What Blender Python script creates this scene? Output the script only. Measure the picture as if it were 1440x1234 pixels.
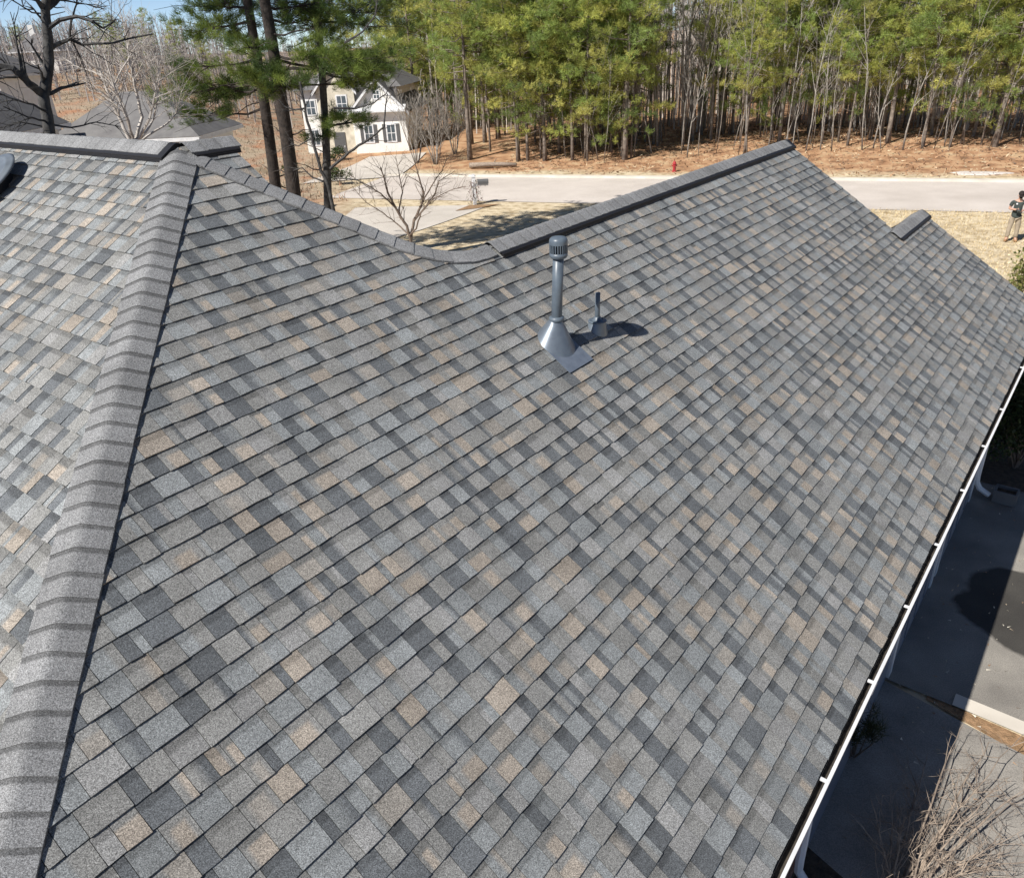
import bpy, math, random
import numpy as np
from mathutils import Vector, Matrix
random.seed(7); rng = np.random.default_rng(11)
scene = bpy.context.scene
for o in list(bpy.data.objects): bpy.data.objects.remove(o)
COL = scene.collection
R = math.radians

# ------------------------------------------------------------------ camera
F, PITCH, ROLL, HEAD, ALPHA = 1085.0, R(27.6), R(-3.1), R(39.2), R(33.7)
CAMZ = 6.85
C0 = Vector((0, 0, CAMZ))
fw = Vector((0, math.cos(PITCH), -math.sin(PITCH)))
r0 = Vector((1, 0, 0)); u0 = r0.cross(fw)
rt = math.cos(ROLL) * r0 + math.sin(ROLL) * u0
up = -math.sin(ROLL) * r0 + math.cos(ROLL) * u0
cam = bpy.data.cameras.new('camera'); camo = bpy.data.objects.new('camera', cam); COL.objects.link(camo)
camo.matrix_world = Matrix(((rt.x, up.x, -fw.x, 0), (rt.y, up.y, -fw.y, 0), (rt.z, up.z, -fw.z, CAMZ), (0, 0, 0, 1)))
cam.sensor_fit = 'HORIZONTAL'; cam.sensor_width = 36.0; cam.lens = 36.0 * F / 1440.0
cam.clip_start = 0.05; cam.clip_end = 5000
scene.camera = camo
scene.render.resolution_x = 1024; scene.render.resolution_y = 877

# ------------------------------------------------------------------ world, sun, exposure
SUN_EL, SUN_AZ = R(45.6), R(-129.5)          # azimuth clockwise from +Y
sd = Vector((math.sin(SUN_AZ) * math.cos(SUN_EL), math.cos(SUN_AZ) * math.cos(SUN_EL), math.sin(SUN_EL)))
world = bpy.data.worlds.new('World'); scene.world = world; world.use_nodes = True
nt = world.node_tree; nt.nodes.clear()
sky = nt.nodes.new('ShaderNodeTexSky'); sky.sky_type = 'NISHITA'; sky.sun_disc = False
sky.sun_elevation = SUN_EL; sky.sun_rotation = SUN_AZ; sky.air_density = 0.45; sky.dust_density = 0.0; sky.ozone_density = 1.0; sky.altitude = 0
bg = nt.nodes.new('ShaderNodeBackground'); bg.inputs[1].default_value = 0.085
wo = nt.nodes.new('ShaderNodeOutputWorld')
nt.links.new(sky.outputs[0], bg.inputs[0]); nt.links.new(bg.outputs[0], wo.inputs[0])
sl = bpy.data.lights.new('sun', 'SUN'); sl.energy = 5.0; sl.angle = R(0.53); sl.color = (1.0, 0.96, 0.9)
so = bpy.data.objects.new('sun', sl); COL.objects.link(so); so.location = (-20, -20, 40)
so.rotation_euler = (-sd).to_track_quat('-Z', 'Y').to_euler()
vs = scene.view_settings; vs.view_transform = 'Standard'; vs.look = 'None'; vs.exposure = 0.56; vs.gamma = 1.0; vs.use_curve_mapping = False

# ------------------------------------------------------------------ pixel helpers (photo pixels, 1440 x 1234)
def ray(px, py): return fw + rt * ((px - 720) / F) - up * ((py - 617) / F)
def onz(px, py, z):
    d = ray(px, py); return C0 + d * ((z - CAMZ) / d.z)
def ony(px, py, Y):
    d = ray(px, py); return C0 + d * (Y / d.y)
def onplane(px, py, p0, n):
    d = ray(px, py); return C0 + d * ((p0 - C0).dot(n) / d.dot(n))
def project(p):
    q = p - C0; z = q.dot(fw)
    return 720 + F * q.dot(rt) / z, 617 - F * q.dot(up) / z

# ------------------------------------------------------------------ object helpers
def tag(o, label=None, cat=None, group=None, kind=None):
    if label: o['label'] = label
    if cat: o['category'] = cat
    if group: o['group'] = group
    if kind: o['kind'] = kind
    return o
def empty(name, loc, rz=0.0):
    o = bpy.data.objects.new(name, None); COL.objects.link(o); o.empty_display_size = 0.2
    o.location = loc; o.rotation_euler = (0, 0, rz); return o
def attach(o, parent):
    if parent is not None:
        o.parent = parent
def link(name, me, mat, parent=None, loc=None):
    o = bpy.data.objects.new(name, me); COL.objects.link(o)
    if mat is not None and len(me.materials) == 0: me.materials.append(mat)
    if loc is not None: o.location = loc
    attach(o, parent); return o
def copy_tree(o, parent=None):
    c = o.copy(); COL.objects.link(c); c.parent = parent
    for ch in o.children: copy_tree(ch, c)
    return c

class MB:
    """collects faces of one mesh"""
    def __init__(self): self.v = []; self.f = []; self.c = []
    def add(self, vs, fs, col=None):
        b = len(self.v); self.v += [tuple(p) for p in vs]; self.f += [tuple(i + b for i in f) for f in fs]
        if col is not None:
            self.c += list(col) if isinstance(col, list) else [col] * len(vs)
    def box(self, x0, x1, y0, y1, z0, z1, M=None):
        vs = [(x, y, z) for z in (z0, z1) for y in (y0, y1) for x in (x0, x1)]
        if M is not None: vs = [M @ Vector(p) for p in vs]
        self.add(vs, [(0, 2, 3, 1), (4, 5, 7, 6), (0, 1, 5, 4), (2, 6, 7, 3), (0, 4, 6, 2), (1, 3, 7, 5)])
    def tube(self, pts, rad, n=6, cap=True):
        pts = [Vector(p) for p in pts]; rings = []
        side = None
        for i, p in enumerate(pts):
            t = (pts[min(i + 1, len(pts) - 1)] - pts[max(i - 1, 0)])
            if t.length < 1e-9: t = Vector((0, 0, 1))
            t.normalize()
            if side is None:
                a = Vector((1, 0, 0)) if abs(t.x) < .8 else Vector((0, 1, 0)); side = (a - t * a.dot(t)).normalized()
            else:
                side = side - t * side.dot(t)
                side = side.normalized() if side.length > 1e-6 else t.orthogonal().normalized()
            b = t.cross(side); r = rad[i] if hasattr(rad, '__len__') else rad
            rings.append([p + (side * math.cos(2 * math.pi * k / n) + b * math.sin(2 * math.pi * k / n)) * r for k in range(n)])
        vs = [q for rg in rings for q in rg]; fs = []
        for i in range(len(rings) - 1):
            for k in range(n):
                k2 = (k + 1) % n; fs.append((i * n + k, i * n + k2, (i + 1) * n + k2, (i + 1) * n + k))
        if cap: fs += [tuple(range(n))[::-1], tuple((len(rings) - 1) * n + k for k in range(n))]
        self.add(vs, fs)
    def lathe(self, prof, n=24, M=None, caps=True):
        vs = []; fs = []
        for (r, z) in prof:
            for k in range(n): vs.append(Vector((r * math.cos(2 * math.pi * k / n), r * math.sin(2 * math.pi * k / n), z)))
        for i in range(len(prof) - 1):
            for k in range(n):
                k2 = (k + 1) % n; fs.append((i * n + k, i * n + k2, (i + 1) * n + k2, (i + 1) * n + k))
        if caps: fs += [tuple(range(n))[::-1], tuple((len(prof) - 1) * n + k for k in range(n))]
        if M is not None: vs = [M @ p for p in vs]
        self.add(vs, fs)
    def mesh(self, name, smooth=False):
        me = bpy.data.meshes.new(name); me.from_pydata(self.v, [], self.f)
        if self.c:
            a = me.color_attributes.new('tint', 'FLOAT_COLOR', 'POINT')
            a.data.foreach_set('color', [x for c in self.c for x in (c[0], c[1], c[2], 1.0)])
        if smooth: me.polygons.foreach_set('use_smooth', [True] * len(me.polygons))
        me.update(); return me
    def build(self, name, mat, parent=None, loc=None, smooth=False):
        return link(name, self.mesh(name, smooth), mat, parent, loc)

def tri_mesh(name, V, C=None):
    """V: (n,3,3) triangle soup"""
    n = len(V); me = bpy.data.meshes.new(name)
    me.vertices.add(n * 3); me.vertices.foreach_set('co', V.reshape(-1).astype(np.float32))
    me.loops.add(n * 3); me.loops.foreach_set('vertex_index', np.arange(n * 3, dtype=np.int32))
    me.polygons.add(n); me.polygons.foreach_set('loop_start', np.arange(0, n * 3, 3, dtype=np.int32))
    me.polygons.foreach_set('loop_total', np.full(n, 3, dtype=np.int32))
    if C is not None:
        a = me.color_attributes.new('tint', 'FLOAT_COLOR', 'POINT')
        cc = np.ones((n * 3, 4), np.float32); cc[:, :3] = np.repeat(C, 3, axis=0); a.data.foreach_set('color', cc.reshape(-1))
    me.update(); me.validate(); return me

# ------------------------------------------------------------------ materials
def mat(name, col, rough=0.8, col2=None, scale=8.0, detail=4.0, bump=0.0, bscale=None, metal=0.0, spec=0.4, coords='Object', contrast=(0.3, 0.7)):
    m = bpy.data.materials.new(name); m.use_nodes = True; t = m.node_tree; b = t.nodes['Principled BSDF']
    b.inputs['Roughness'].default_value = rough; b.inputs['Metallic'].default_value = metal
    b.inputs['Specular IOR Level'].default_value = spec
    tc = t.nodes.new('ShaderNodeTexCoord')
    if col2 is None: col2 = tuple(c * 0.8 for c in col)
    nz = t.nodes.new('ShaderNodeTexNoise'); nz.inputs['Scale'].default_value = scale; nz.inputs['Detail'].default_value = detail
    t.links.new(tc.outputs[coords], nz.inputs['Vector'])
    rp = t.nodes.new('ShaderNodeValToRGB'); rp.color_ramp.elements[0].color = (*col2, 1); rp.color_ramp.elements[1].color = (*col, 1)
    rp.color_ramp.elements[0].position = contrast[0]; rp.color_ramp.elements[1].position = contrast[1]
    t.links.new(nz.outputs['Fac'], rp.inputs['Fac']); t.links.new(rp.outputs['Color'], b.inputs['Base Color'])
    if bump:
        nb = t.nodes.new('ShaderNodeTexNoise'); nb.inputs['Scale'].default_value = bscale or scale * 4; nb.inputs['Detail'].default_value = 5
        t.links.new(tc.outputs[coords], nb.inputs['Vector'])
        bp = t.nodes.new('ShaderNodeBump'); bp.inputs['Strength'].default_value = bump; bp.inputs['Distance'].default_value = 0.02
        t.links.new(nb.outputs['Fac'], bp.inputs['Height']); t.links.new(bp.outputs['Normal'], b.inputs['Normal'])
    return m

def mat_tint(name, rough=0.9, granule=None, translucent=0.0, mottled=0.0, spec=0.3):
    """colour from the mesh's own 'tint' attribute; granule = mineral speckle size"""
    m = bpy.data.materials.new(name); m.use_nodes = True; t = m.node_tree; b = t.nodes['Principled BSDF']
    b.inputs['Roughness'].default_value = rough; b.inputs['Specular IOR Level'].default_value = spec
    at = t.nodes.new('ShaderNodeAttribute'); at.attribute_name = 'tint'
    out = at.outputs['Color']
    if granule:
        geo = t.nodes.new('ShaderNodeNewGeometry')
        def mul(a, fac_out, lo, hi, p0=0.0, p1=1.0):
            mr = t.nodes.new('ShaderNodeMapRange'); mr.inputs['From Min'].default_value = p0; mr.inputs['From Max'].default_value = p1
            mr.inputs['To Min'].default_value = lo; mr.inputs['To Max'].default_value = hi
            t.links.new(fac_out, mr.inputs['Value'])
            v = t.nodes.new('ShaderNodeVectorMath'); v.operation = 'SCALE'
            t.links.new(a, v.inputs[0]); t.links.new(mr.outputs[0], v.inputs['Scale']); return v.outputs[0]
        n1 = t.nodes.new('ShaderNodeTexNoise'); n1.inputs['Scale'].default_value = granule; n1.inputs['Detail'].default_value = 3.0; n1.inputs['Roughness'].default_value = 0.8
        t.links.new(geo.outputs['Position'], n1.inputs['Vector'])
        out = mul(out, n1.outputs['Fac'], 0.3, 1.75, 0.3, 0.7)
        vo = t.nodes.new('ShaderNodeTexVoronoi'); vo.inputs['Scale'].default_value = granule * 1.2
        t.links.new(geo.outputs['Position'], vo.inputs['Vector'])
        sp = t.nodes.new('ShaderNodeSeparateColor'); t.links.new(vo.outputs['Color'], sp.inputs[0])
        out = mul(out, sp.outputs[0], 0.58, 1.42)
        n2 = t.nodes.new('ShaderNodeTexNoise'); n2.inputs['Scale'].default_value = 3.2; n2.inputs['Detail'].default_value = 3
        t.links.new(geo.outputs['Position'], n2.inputs['Vector'])
        out = mul(out, n2.outputs['Fac'], 0.86, 1.14, 0.3, 0.7)
        bp = t.nodes.new('ShaderNodeBump'); bp.inputs['Strength'].default_value = 0.35; bp.inputs['Distance'].default_value = 0.003
        t.links.new(n1.outputs['Fac'], bp.inputs['Height']); t.links.new(bp.outputs['Normal'], b.inputs['Normal'])
    t.links.new(out, b.inputs['Base Color'])
    if translucent:
        tr = t.nodes.new('ShaderNodeBsdfTranslucent'); mx = t.nodes.new('ShaderNodeMixShader'); mx.inputs[0].default_value = translucent
        t.links.new(out, tr.inputs[0]); t.links.new(b.outputs[0], mx.inputs[1]); t.links.new(tr.outputs[0], mx.inputs[2])
        t.links.new(mx.outputs[0], t.nodes['Material Output'].inputs[0])
    return m

MT = {}
MT['shingle'] = mat_tint('asphalt_shingle', 0.95, granule=215.0, spec=0.2)
MT['needles'] = mat_tint('pine_needles', 0.55, translucent=0.45)
MT['leaf'] = mat_tint('leaf', 0.5, translucent=0.2)
MT['twigs'] = mat_tint('twigs', 0.9)
MT['deck'] = mat('underlay', (0.03, 0.03, 0.032), 0.9)
MT['vent_black'] = mat('black_plastic', (0.012, 0.012, 0.014), 0.55)
MT['pipe_grey'] = mat('grey_pipe', (0.10, 0.125, 0.15), 0.38, (0.075, 0.095, 0.12), 20)
MT['lead'] = mat('grey_flashing', (0.16, 0.19, 0.22), 0.35, (0.12, 0.14, 0.17), 14, metal=0.35)
MT['flash'] = mat('flashing_sheet', (0.14, 0.165, 0.205), 0.5, (0.10, 0.12, 0.155), 14, 6, metal=0.1)
MT['dark'] = mat('dark_opening', (0.008, 0.008, 0.01), 0.8)
MT['dome'] = mat('grey_dome', (0.15, 0.17, 0.19), 0.35, (0.10, 0.115, 0.13), 6)
MT['white'] = mat('white_paint', (0.70, 0.70, 0.70), 0.45, (0.56, 0.56, 0.56), 5, 8)
MT['gutter_in'] = mat('gutter_dirt', (0.07, 0.058, 0.045), 0.9, (0.02, 0.017, 0.015), 20)
MT['trim'] = mat('white_trim', (0.72, 0.73, 0.75), 0.5, (0.62, 0.63, 0.66), 4)
MT['siding'] = mat('pale_siding', (0.78, 0.765, 0.72), 0.6, (0.70, 0.68, 0.635), 3)
MT['stone'] = mat('cream_stone', (0.62, 0.57, 0.46), 0.8, (0.42, 0.38, 0.30), 2.5, bump=0.3)
MT['roof_far'] = mat('far_roof', (0.15, 0.145, 0.145), 0.9, (0.105, 0.10, 0.10), 3.0, 8)
MT['roof_near'] = mat('neighbour_roof', (0.17, 0.165, 0.16), 0.9, (0.12, 0.115, 0.115), 2.5, 10)
MT['glass'] = mat('window_glass', (0.10, 0.12, 0.14), 0.08, (0.06, 0.08, 0.09), 1.0, spec=0.8)
MT['shutter'] = mat('dark_shutter', (0.10, 0.10, 0.10), 0.6)
MT['bark_pine'] = mat('pine_bark', (0.055, 0.043, 0.036), 0.95, (0.018, 0.015, 0.013), 9, 8, bump=0.8, bscale=14)
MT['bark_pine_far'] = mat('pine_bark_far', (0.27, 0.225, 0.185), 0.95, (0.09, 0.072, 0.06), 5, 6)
MT['bark_dark'] = mat('dark_bark', (0.085, 0.082, 0.078), 0.95, (0.03, 0.028, 0.027), 10, 7, bump=0.6, bscale=18)
MT['bark_grey'] = mat('grey_bark', (0.36, 0.33, 0.29), 0.9, (0.17, 0.15, 0.13), 6, 6)
MT['bark_pale'] = mat('pale_bark', (0.52, 0.48, 0.43), 0.85, (0.30, 0.27, 0.24), 7, 6)
MT['bark_brown'] = mat('brown_bark', (0.20, 0.15, 0.115), 0.9, (0.09, 0.068, 0.053), 8, 6)
MT['bark_tan'] = mat('tan_bark', (0.37, 0.30, 0.235), 0.9, (0.13, 0.10, 0.08), 12, 6)
MT['door'] = mat('slate_door', (0.17, 0.19, 0.235), 0.5, (0.14, 0.16, 0.20), 3)
MT['kerb'] = mat('kerb_concrete', (0.62, 0.57, 0.49), 0.85, (0.46, 0.42, 0.36), 1.5, 6)

# ------------------------------------------------------------------ roof frame: U along the courses, W towards the eave (to the right), plan origin below the camera
U = Vector((math.sin(HEAD), math.cos(HEAD), 0)); W = Vector((math.cos(HEAD), -math.sin(HEAD), 0)); Z = Vector((0, 0, 1))
def P(u, w, z): return U * u + W * w + Z * z
TA = math.tan(ALPHA)
nM = (Z * math.cos(ALPHA) + W * math.sin(ALPHA)).normalized()
D0 = 3.775                                        # camera's distance to the big slope (from the 143 mm courses)
pM = C0 - nM * D0
def M_(px, py): return onplane(px, py, pM, nM)
WE = M_(1281, 857).dot(W) - 0.062      # shingle edge
e_ = pM.dot(W); ZE = pM.z - (WE - e_) * TA        # z of the slope at its lower edge
def zM(w): return ZE + (WE - w) * TA
ap = M_(252, 208)
UA, WA = ap.dot(U), ap.dot(W); ZA = zM(WA)
HR, HR2 = 1.035, 0.86                             # plan slant of the two hips (slightly unequal pitches)
UE = UA - HR * (WE - WA)                          # lower edge of the left slope
AL2 = math.atan(TA / HR)
def zL(u): return ZE + (u - UE) * TA / HR
pL = P(UA, WA, ZA); nL = (Z * math.cos(AL2) - U * math.sin(AL2)).normalized()
WR = M_(691, 345).dot(W); ZR = zM(WR)             # wing ridge
UR1 = 12.25                                       # wing gable end
W2 = M_(1278, 312).dot(W); Z2 = zM(W2); UR2 = 13.75 # low gable end at the end of the wing
UB = UA + 0.42                                    # short rear gable behind the apex
UH = UA + HR2 * (WR - WA)                               # where the rear hip meets the wing ridge
WBACK = WR - (WE - WR)
print('roof', UA, WA, ZA, 'WE', WE, ZE, 'WR', WR, ZR, 'W2', W2, Z2, 'UE', UE)

# ------------------------------------------------------------------ terrain
NR = Vector((0.37, 0.929, 0))                     # across the road
def sm(a, b, x):
    t = min(1.0, max(0.0, (x - a) / (b - a))); return t * t * (3 - 2 * t)
def terrain(x, y):
    q = x * NR.x + y * NR.y
    z = -0.85 * sm(12, 36, q)
    z += 0.6 * sm(48, 60, q)
    left = sm(-0.22, -0.42, x / y if y > 5 else 0) if y > 5 else 0
    d = math.hypot(x, y)
    z += left * (6.3 * sm(45, 125, d) - 0.3 * sm(10, 25, d))
    return z
def sheet(name, poly_fn, nu, nv, mat_, dz, label=None, cat=None, kind='structure'):
    """grid patch: poly_fn(s,t) -> x,y ; draped on the terrain"""
    vs = []; fs = []
    for j in range(nv + 1):
        for i in range(nu + 1):
            x, y = poly_fn(i / nu, j / nv); vs.append((x, y, terrain(x, y) + dz))
    for j in range(nv):
        for i in range(nu):
            a = j * (nu + 1) + i; fs.append((a, a + 1, a + nu + 2, a + nu + 1))
    me = bpy.data.meshes.new(name); me.from_pydata(vs, [], fs); me.update()
    o = link(name, me, mat_); tag(o, label, cat, kind=kind); return o

# ground material: dry lawn near, pine straw in the wood, by the place on the ground
def ground_material():
    m = bpy.data.materials.new('ground'); m.use_nodes = True; t = m.node_tree; b = t.nodes['Principled BSDF']; b.inputs['Roughness'].default_value = 0.95
    b.inputs['Specular IOR Level'].default_value = 0.1
    geo = t.nodes.new('ShaderNodeNewGeometry')
    def noise(s, d=5, st=None):
        n = t.nodes.new('ShaderNodeTexNoise'); n.inputs['Scale'].default_value = s; n.inputs['Detail'].default_value = d
        if st:
            mp = t.nodes.new('ShaderNodeMapping'); mp.inputs['Scale'].default_value = st; t.links.new(geo.outputs['Position'], mp.inputs[0]); t.links.new(mp.outputs[0], n.inputs['Vector'])
        else: t.links.new(geo.outputs['Position'], n.inputs['Vector'])
        return n.outputs['Fac']
    def ramp(fac, stops):
        r = t.nodes.new('ShaderNodeValToRGB'); e = r.color_ramp.elements
        while len(e) < len(stops): e.new(0.5)
        for k, (p, c) in enumerate(stops): e[k].position = p; e[k].color = (*c, 1)
        t.links.new(fac, r.inputs[0]); return r.outputs[0]
    def mix(f, a, c):
        x = t.nodes.new('ShaderNodeMix'); x.data_type = 'RGBA'; t.links.new(f, x.inputs[0]); t.links.new(a, x.inputs[6]); t.links.new(c, x.inputs[7]); return x.outputs[2]
    def math_(op, a, b_=None, c=None):
        x = t.nodes.new('ShaderNodeMath'); x.operation = op
        for k, v in enumerate((a, b_, c)):
            if v is None: continue
            if isinstance(v, (int, float)): x.inputs[k].default_value = v
            else: t.links.new(v, x.inputs[k])
        return x.outputs[0]
    lawn = ramp(noise(2.6, 9), [(0.30, (0.30, 0.23, 0.14)), (0.46, (0.46, 0.375, 0.25)), (0.62, (0.58, 0.49, 0.345)), (0.78, (0.42, 0.34, 0.22))])
    straw = ramp(noise(1.1, 12), [(0.28, (0.14, 0.085, 0.052)), (0.44, (0.32, 0.18, 0.10)), (0.58, (0.42, 0.265, 0.155)), (0.75, (0.44, 0.35, 0.215))])
    clay = ramp(noise(0.45, 9), [(0.33, (0.34, 0.18, 0.105)), (0.46, (0.30, 0.21, 0.145)), (0.56, (0.33, 0.265, 0.19)), (0.66, (0.22, 0.17, 0.115))])
    sep = t.nodes.new('ShaderNodeSeparateXYZ'); t.links.new(geo.outputs['Position'], sep.inputs[0])
    q = math_('ADD', math_('MULTIPLY', sep.outputs[0], NR.x), math_('MULTIPLY', sep.outputs[1], NR.y))
    wob = math_('MULTIPLY', math_('SUBTRACT', noise(0.35, 5), 0.5), 5.0)
    fq = math_('ADD', q, wob)
    mr = t.nodes.new('ShaderNodeMapRange'); mr.inputs[1].default_value = 47.5; mr.inputs[2].default_value = 49.2; t.links.new(fq, mr.inputs[0])
    col = mix(mr.outputs[0], lawn, straw)
    ratio = math_('DIVIDE', sep.outputs[0], math_('MAXIMUM', sep.outputs[1], 4.0))
    ml = t.nodes.new('ShaderNodeMapRange'); ml.inputs[1].default_value = -0.16; ml.inputs[2].default_value = -0.24; t.links.new(math_('ADD', ratio, math_('MULTIPLY', wob, 0.01)), ml.inputs[0])
    col = mix(ml.outputs[0], col, clay)
    t.links.new(col, b.inputs['Base Color'])
    bp = t.nodes.new('ShaderNodeBump'); bp.inputs['Strength'].default_value = 0.7; bp.inputs['Distance'].default_value = 0.06
    t.links.new(noise(9, 8), bp.inputs['Height']); t.links.new(bp.outputs['Normal'], b.inputs['Normal'])
    return m
def ground():
    xs = sorted(set(list(np.arange(-60, 60.1, 1.5)) + list(np.linspace(-900, -60, 40)) + list(np.linspace(60, 900, 40))))
    ys = sorted(set(list(np.arange(-12, 84.1, 1.5)) + list(np.linspace(84, 1500, 50)) + [-200, -60, -30]))
    nx, ny = len(xs), len(ys)
    vs = [(x, y, terrain(x, y) - 0.02) for y in ys for x in xs]
    fs = [(j * nx + i, j * nx + i + 1, (j + 1) * nx + i + 1, (j + 1) * nx + i) for j in range(ny - 1) for i in range(nx - 1)]
    me = bpy.data.meshes.new('ground'); me.from_pydata(vs, [], fs); me.update()
    tag(link('ground', me, ground_material()), kind='structure')
ground()

def concrete(name, c1, c2, stain=None, scale=1.2):
    m = mat(name, c1, 0.85, c2, scale, 8, bump=0.25, bscale=60, coords='Object')
    t = m.node_tree; b = t.nodes['Principled BSDF']; src = b.inputs['Base Color'].links[0].from_socket
    geo = t.nodes.new('ShaderNodeNewGeometry')
    n = t.nodes.new('ShaderNodeTexNoise'); n.inputs['Scale'].default_value = 90; n.inputs['Detail'].default_value = 2; t.links.new(geo.outputs['Position'], n.inputs['Vector'])
    mr = t.nodes.new('ShaderNodeMapRange'); mr.inputs[1].default_value = 0.3; mr.inputs[2].default_value = 0.7; mr.inputs[3].default_value = 0.75; mr.inputs[4].default_value = 1.25
    t.links.new(n.outputs['Fac'], mr.inputs[0])
    v = t.nodes.new('ShaderNodeVectorMath'); v.operation = 'SCALE'; t.links.new(src, v.inputs[0]); t.links.new(mr.outputs[0], v.inputs['Scale']); out = v.outputs[0]
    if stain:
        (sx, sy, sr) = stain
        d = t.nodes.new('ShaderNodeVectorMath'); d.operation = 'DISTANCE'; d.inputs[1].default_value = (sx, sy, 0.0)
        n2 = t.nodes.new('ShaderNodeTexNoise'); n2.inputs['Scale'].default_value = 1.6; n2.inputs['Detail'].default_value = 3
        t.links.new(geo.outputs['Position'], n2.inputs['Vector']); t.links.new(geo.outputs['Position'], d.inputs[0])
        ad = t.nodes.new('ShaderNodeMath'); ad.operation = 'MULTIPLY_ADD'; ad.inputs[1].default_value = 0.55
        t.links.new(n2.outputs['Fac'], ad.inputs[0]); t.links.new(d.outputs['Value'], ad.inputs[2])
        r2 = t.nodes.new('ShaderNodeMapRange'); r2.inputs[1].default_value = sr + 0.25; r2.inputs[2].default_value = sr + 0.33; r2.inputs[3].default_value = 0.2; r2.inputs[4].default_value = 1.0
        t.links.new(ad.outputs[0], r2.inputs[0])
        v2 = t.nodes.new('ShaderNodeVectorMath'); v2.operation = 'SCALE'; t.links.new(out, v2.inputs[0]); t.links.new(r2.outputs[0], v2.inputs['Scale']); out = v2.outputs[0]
    t.links.new(out, b.inputs['Base Color']); return m

# road, kerbs, far driveway
RD = Vector((0.929, -0.37, 0))
Q0, Q1 = 38.7, 46.0
def strip(q0, q1, a0=-26, a1=80):
    def fn(s, t):
        p = RD * (a0 + (a1 - a0) * s) + NR * (q0 + (q1 - q0) * t); return p.x, p.y
    return fn
sheet('road', strip(Q0, Q1), 70, 6, concrete('road_surface', (0.54, 0.485, 0.435), (0.44, 0.39, 0.345), None, 0.5), 0.0)
def kerb(q, w, name):
    mb = MB(); n = 90; h = 0.11
    for i in range(n):
        a0 = -26 + 106 * i / n; a1 = -26 + 106 * (i + 1) / n; vs = []
        for a in (a0, a1):
            for (dq, dz) in ((0, -0.02), (0.02, h), (w - 0.03, h), (w, -0.02)):
                p = RD * a + NR * (q + dq); vs.append((p.x, p.y, terrain(p.x, p.y) + dz))
        mb.add(vs, [(0, 1, 5, 4), (1, 2, 6, 5), (2, 3, 7, 6)])
    tag(mb.build(name, MT['kerb']), kind='structure')
kerb(Q1, 0.42, 'far_kerb')
pa, pb, pc, pd = onz(590, 372, -0.55), onz(735, 372, -0.55), onz(760, 284, -0.85), onz(560, 296, -0.85)
pj0, pj1 = onz(600, 335, -0.7), onz(690, 335, -0.7)
def quad_fn(a, b, c, d):
    def fn(s, t):
        p = a.lerp(b, s).lerp(d.lerp(c, s), t); return p.x, p.y
    return fn
MT['drive_far'] = concrete('far_driveway', (0.52, 0.475, 0.42), (0.43, 0.39, 0.34), None, 0.8)
sheet('front_driveway', quad_fn(onz(400, 366, -0.6), onz(500, 352, -0.6), onz(690, 288, -0.85), onz(500, 292, -0.85)), 10, 16, MT['drive_far'], 0.01)
# across the road, the drive of the white house
sheet('white_house_driveway', quad_fn(onz(425, 262, -1.0), onz(560, 252, -1.0), onz(600, 222, -0.9), onz(520, 226, -0.9)), 10, 10, MT['drive_far'], 0.03)

# side driveway beside the garage: two slabs, a straw-filled wedge, a mulch bed
def uw(u, w): p = P(u, w, 0); return p.x, p.y
def uwquad(c):
    c = [Vector(P(a, b, 0)) for a, b in c]; return quad_fn(*c)
WALL = onz(1305, 818, 0).dot(W)
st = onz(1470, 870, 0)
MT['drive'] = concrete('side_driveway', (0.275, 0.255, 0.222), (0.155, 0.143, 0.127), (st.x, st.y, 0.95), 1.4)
MT['drive2'] = concrete('near_slab', (0.30, 0.278, 0.245), (0.17, 0.157, 0.14), None, 1.8)
j1, j2 = onz(1245, 958, 0), onz(1345, 995, 0)
UJ = (j1.dot(U) + j2.dot(U)) / 2
s1, s2, s3 = onz(1347, 990, 0), onz(1440, 1022, 0), onz(1440, 1062, 0)
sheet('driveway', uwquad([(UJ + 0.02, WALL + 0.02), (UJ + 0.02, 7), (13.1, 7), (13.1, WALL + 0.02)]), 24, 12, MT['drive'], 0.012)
sheet('driveway_edge', uwquad([(UJ + 0.02, s1.dot(W) - 0.05), (UJ - 0.1, 3.0), (UJ + 0.12, 3.0), (UJ + 0.22, s1.dot(W) - 0.05)]), 8, 2, MT['kerb'], 0.022)
sheet('parking_pad', uwquad([(5.15, WALL + 0.02), (3.6, 4.0), (UJ - 0.9, 4.0), (UJ - 0.012, WALL + 0.02)]), 12, 12, MT['drive2'], 0.004)
MT['strawbed'] = mat('pine_straw', (0.36, 0.22, 0.12), 0.95, (0.16, 0.10, 0.05), 14, 8, bump=0.8, bscale=60)
MT['mulch'] = mat('mulch', (0.09, 0.065, 0.045), 0.95, (0.03, 0.022, 0.016), 14, 8, bump=1.0, bscale=50)
sheet('pine_straw_bed', uwquad([(UJ - 1.2, 4.0), (UJ - 0.2, 4.0), (UJ + 0.05, s1.dot(W) - 0.3), (UJ - 0.03, s1.dot(W) - 0.3)]), 8, 6, MT['strawbed'], -0.004)
sheet('mulch_bed', uwquad([(-3, WALL + 0.02), (-3, 4.0), (3.6, 4.0), (5.15, WALL + 0.02)]), 8, 8, MT['mulch'], 0.006)
sheet('shrub_bed', uwquad([(13.1, WALL - 0.3), (13.1, 1.2), (17, 1.2), (17, WALL - 0.3)]), 6, 4, MT['mulch'], 0.02)

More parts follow.
